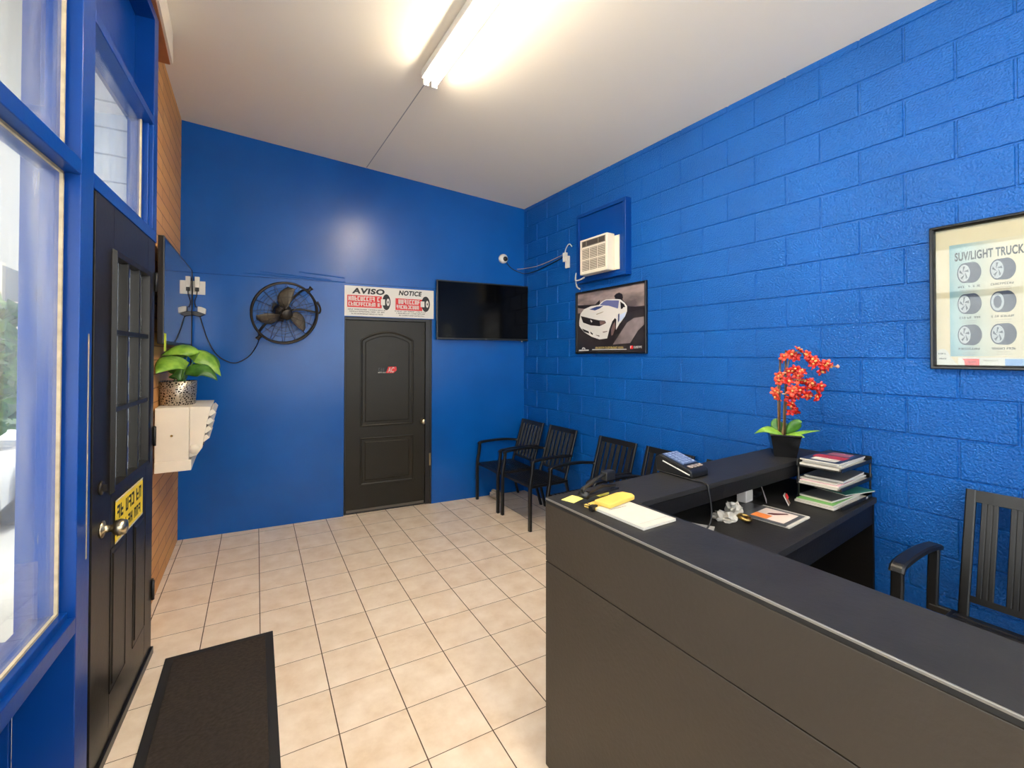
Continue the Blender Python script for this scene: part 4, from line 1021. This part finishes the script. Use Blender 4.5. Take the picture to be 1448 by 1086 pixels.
# things on the desk ------------------------------------------------
dz = DZ+.0008
o = thing('letter_tray', 'black stacked letter tray on the desk against the block wall', 'letter tray', T(-.25, -3.505, dz, .06))
for z in (.0, .098, .196):
    b = MB(); b.box(-.215, .215, -.105, .105, z, z+.004); b.box(-.215, .215, .100, .105, z, z+.035); b.box(.210, .215, -.105, .105, z, z+.035); b.box(-.215,.215,-.105,-.100, z, z+.018); b.build('tray', M_black, o)
for x, y in ((-.205,.098),(.208,.098),(.208,-.098)):
    b = MB(); b.cyl((x, y, 0), (x, y, .2), .005, 8); b.build('riser', M_blackm, o)
pap = [M_paper, mat('grey_cover', (96,96,94), .4), mat('green_cover', (110,170,90), .4), mat('red_cover', (170,50,54), .4), mat('dark_cover', (44,44,48), .3), mat('pale_pink_paper', (220,180,190), .6), mat('teal_cover', (60,130,110), .4)]
def magazine(x, y, z, w_, l_, t_, rz, cm, label, group, lvl=0, art=0):
    o = thing('magazine', label, 'magazine', T(x, y, z, rz), group)
    b = MB(); b.chbox(-w_/2, w_/2, -l_/2, l_/2, .0008, t_-.0012, .0006); b.build('pages', M_paper, o)
    b = MB(); b.box(-w_/2, w_/2, -l_/2, l_/2, t_-.0011, t_, 0)
    if art == 1:
        b.poly(rect(-w_*.42, w_*.0, -l_*.35, l_*.3), t_, 1); b.poly(rect(-w_*.2, w_*.06, -l_*.4, l_*.42), t_+.0004, 2); b.poly(rect(w_*.14, w_*.4, -l_*.3, l_*.25), t_, 3)
    b.build('cover', [cm, M_paper, pap[3], mat('mauve_print', (150,90,100), .4)], o)
    return o
g = 'magazines in the letter tray'
tz = dz+.2005
magazine(-.27,-3.505,tz,.36,.185,.012,.05,pap[0],'thick white catalogue at the bottom of the top letter tray',g)
magazine(-.25,-3.50,tz+.0125,.35,.18,.014,.09,pap[0],'white catalogue in the middle of the top letter tray',g)
magazine(-.27,-3.505,tz+.027,.35,.18,.010,.04,pap[4],'dark magazine with red picture on top of the letter tray',g,art=1)
tz = dz+.1025
magazine(-.27,-3.51,tz,.40,.18,.010,.03,pap[0],'white folder at the bottom of the middle letter tray',g)
magazine(-.27,-3.50,tz+.0105,.37,.18,.008,.08,pap[5],'pinkish booklet in the middle letter tray',g)
magazine(-.26,-3.50,tz+.019,.36,.175,.008,.0,pap[0],'thin white booklet in the middle letter tray',g)
magazine(-.24,-3.50,tz+.0275,.33,.18,.012,.1,pap[1],'grey magazine on top in the middle letter tray',g)
tz = dz+.0045
magazine(-.30,-3.51,tz,.40,.185,.012,.0,pap[0],'white magazine at the bottom of the lowest letter tray',g)
magazine(-.31,-3.50,tz+.0125,.37,.17,.010,.06,pap[2],'green magazine sticking out of the lowest letter tray',g)
magazine(-.27,-3.50,tz+.0235,.36,.16,.010,-.03,pap[1],'grey magazine in the lowest letter tray',g)
magazine(-.15,-3.51,tz+.034,.24,.17,.006,-.2,pap[6],'teal leaflet poking out of the lowest letter tray towards the wall',g)
o = thing('magazine', 'open magazine with orange picture and dark border lying on the desk', 'magazine', T(-.83, -3.49, dz, .09))
b = MB(); b.chbox(-.118, .118, -.108, .108, 0, .008, .001); b.build('pages', M_paper, o)
b = MB(); b.box(-.125, .10, -.095, .108, .0082, .0095, 0); b.poly(rect(-.095, .075, -.075, .075), .0096, 1); b.poly(rect(-.095, -.03, -.0, .075), .0101, 2); b.poly([(-.01,-.0),(.05,-.04),(.06,-.03),(.0,.03),(-.02,.03)], .0106, 3)
b.build('cover', [mat('slate_border', (78,80,84), .35), mat('pale_picture', (222,206,196), .4), mat('orange_picture', (226,132,66), .4), mat('maroon_print', (90,44,44), .4)], o)
magazine(-.86,-3.36,dz,.24,.10,.006,.05,pap[4],'dark magazine tucked behind the open magazine on the desk',None)
o = crumple('crumpled_tissue', 'crumpled white tissue on the desk beside the open magazine', 'tissue', T(-1.085,-3.385,dz), .055, M_paper, 5, .45)
o = crumple('crumpled_tissue', 'upright crumpled white tissue nearest the open magazine', 'tissue', T(-.995,-3.375,dz), .042, M_paper, 8, 1.1)
b = MB(); b.tube([(.024*math.cos(a), .024*math.sin(a), .01) for a in [2*PI*i/20 for i in range(20)]], .009, 8, closed=True)
o = b.build('tape_roll', M_brass, M=T(-1.02,-3.445,dz+.008) @ Matrix.Rotation(.25, 4, 'X')); tag(o, 'small golden tape roll between the crumpled tissues', 'tape')
b = MB(); b.box(-.07, .07, -.05, .05, 0, .002); o = b.build('paper_sheet', M_paper, M=T(-1.30,-3.41,dz,.5)); tag(o, 'small white sheet on the desk beside the bar', 'paper')
o = thing('small_box', 'small white box standing on the desk under the bar', 'box', T(-.72,-3.27,dz,.1))
b = MB(); b.chbox(-.04, .04, -.025, .025, 0, .10, .003); b.build('box_body', mat('light_grey_box', (205,200,196), .5), o)
b = MB(); b.box(-.032, .032, -.0256, -.025, .012, .09); b.build('box_label', M_paper, o)
o = thing('small_box', 'small grey box on the desk below the white notepad', 'box', T(-1.50,-3.40,dz,.1))
b = MB(); b.chbox(-.045, .045, -.03, .03, 0, .055, .003); b.build('box_body', M_grey, o)
o = thing('photo_card', 'small photo card with red top leaning beside the letter tray', 'card', T(-.585,-3.42,dz,.35))
b = MB(); b.obox((0,0,.028), (.03,0,0), (0,.012,.026), (0,-.0008,.0004)); b.build('card_sheet', M_paper, o)
b = MB(); b.obox((0,-.0016,.044), (.024,0,0), (0,.005,.0105), (0,-.0006,.0003), 0); b.obox((0,-.0105+.0009,.018), (.016,0,0), (0,.005,.0105), (0,-.0006,.0003), 1); b.build('print', [M_red, mat('brown_photo', (120,84,60), .4)], o)
o = thing('leaflet', 'grey folded leaflet leaning behind the photo card', 'leaflet', T(-.625,-3.335,dz,.5))
b = MB(); b.add([(-.045,0,.0),(.035,0,.0),(-.02,.03,.10),(-.055,.03,.12)], [(0,1,2,3)]); o2 = b.build('sheet', mat('mauve_grey_paper', (150,140,142), .5), o); o2.modifiers.new('t','SOLIDIFY').thickness = .0015
o = thing('desk_gadget', 'flat dark gadget lying on the desk behind the small white box', 'gadget', T(-.60,-3.245,dz,.2))
b = MB(); b.chbox(-.055, .055, -.03, .03, 0, .022, .006); b.build('case', M_blackm, o)

# ------------------------------------------------------------------ outside the front window
M_pave = mat('grey_pavement', (186,182,174), .8, var=.12, vscale=2, bump=.3, bscale=30)
b = MB(); b.box(-40, -3.9, -15, 30, -.32, -.12); o = b.build('ground_outside', M_pave); tag(o, 'grey pavement outside the front window', 'ground', kind='structure')
b = MB(); b.box(-7.2, -4.02, -7, 14, 3.5, 3.75); o = b.build('added_canopy', mat('grey_sky_blocker', (170,172,172), .7)); tag(o, 'grey canopy slab added outside to block the sky from the front windows', 'canopy', kind='structure')  # added overhang, placed to keep bright sky out of the window view
cr = thing('parked_car', 'silver car parked outside the front window', 'car', T(-6.15, 3.4, -.12, PI/2+.1))
def carpoly(prof, y0, y1, tuck=0):
    n = len(prof); b = MB()
    b.add([(x, y0+(tuck if z > .95 else 0), z) for x, z in prof]+[(x, y1-(tuck if z > .95 else 0), z) for x, z in prof], [tuple(range(n)), tuple(range(n, 2*n))[::-1]]+[(i, (i+1)%n, n+(i+1)%n, n+i) for i in range(n)]); return b
carpoly([(-2.2,.3),(2.2,.3),(2.25,.6),(2.1,.85),(1.1,.98),(.35,1.42),(-1.1,1.45),(-1.9,1.02),(-2.25,.95),(-2.3,.6)], -.88, .88, .14).build('body', mat('silver_car_paint', (130,134,140), .2, metal=.4, coat=.6), cr, bevel=.05)
carpoly([(1.02,1.0),(.34,1.38),(-1.06,1.40),(-1.75,1.03)], -.80, .80, .06).build('windows', mat('car_glass', (24,28,34), .08), cr, bevel=.02)
for x in (-1.4, 1.4):
    for sy in (-1, 1):
        b = MB(); b.lathe([(.16,-.02),(.3,-.02),(.33,.03),(.33,.16),(.3,.2),(0,.2)], 28, (x, sy*.73, .33), (0,sy,0)); wv = b.build('wheel', M_black, cr)
        b = MB(); b.lathe([(.2,.19),(.19,.205),(0,.208)], 24, (x, sy*.73, .33), (0,sy,0)); b.build('hubcap', mat('alloy_wheel', (170,172,176), .3, metal=.8), wv)
bl = thing('street_building', 'pale building across the street outside the front window', 'building', T(-8.5, 14, -.12))
b = MB(); b.box(-7, 4, 0, 6, 0, 7.0); b.build('walls', mat('pale_render', (190,180,172), .8, var=.05), bl)
b = MB(); b.box(-7.2, 4.2, -.15, 6, 7.0, 7.4); b.build('roof_edge', mat('grey_fascia', (130,130,132), .6), bl)
for i in range(4):
    b = MB(); x = -5.8+i*2.6; b.box(x, x+1.3, -.03, .05, 3.4, 5.2); b.build('upper_window', mat('dark_window', (50,58,66), .1), bl)
    b = MB(); b.box(x-.1, x+1.7, -.05, .05, .4, 2.4); b.build('shop_window', mat('shop_glass', (60,66,72), .1), bl)
sh_ = thing('street_shrub', 'leafy green shrub outside the front window', 'shrub', T(-4.92, .35, -.12))
b = MB(); rr = random.Random(4)
for i in range(900):
    v = Vector((rr.gauss(0,1), rr.gauss(0,1), rr.gauss(0,1))).normalized()*(rr.random()**.35)
    p = Vector((v.x*.48, v.y*.48, 1.75+v.z*.6)); u_ = Vector((rr.uniform(-1,1), rr.uniform(-1,1), rr.uniform(-1,1))).normalized(); w_ = u_.orthogonal().normalized()
    b.add([p-u_*.09, p+w_*.035, p+u_*.09, p-w_*.035], [(0,1,2,3)])
b.build('foliage', M_leafd, sh_)
b = MB(); b.tube([(0,0,0),(.02,.01,.6),(0,0,1.3)], .03, 8); b.build('stem', M_stake, sh_)
tag(sh_.children[0], kind=None)

# ------------------------------------------------------------------ daylight
wd = bpy.data.worlds.new('overcast_sky'); SC.world = wd; wd.use_nodes = True
bg = wd.node_tree.nodes['Background']; bg.inputs[0].default_value = (1.0, .97, .93, 1); bg.inputs[1].default_value = 2.4
su = bpy.data.lights.new('sun', 'SUN'); su.energy = 1.0; su.angle = .3; so = bpy.data.objects.new('sun', su); COL.objects.link(so)
so.rotation_euler = (.75, .0, 2.2)

SC.view_settings.view_transform = 'Standard'; SC.view_settings.look = 'None'
SC.view_settings.gamma = 1; SC.view_settings.exposure = 1.5; SC.view_settings.use_curve_mapping = False
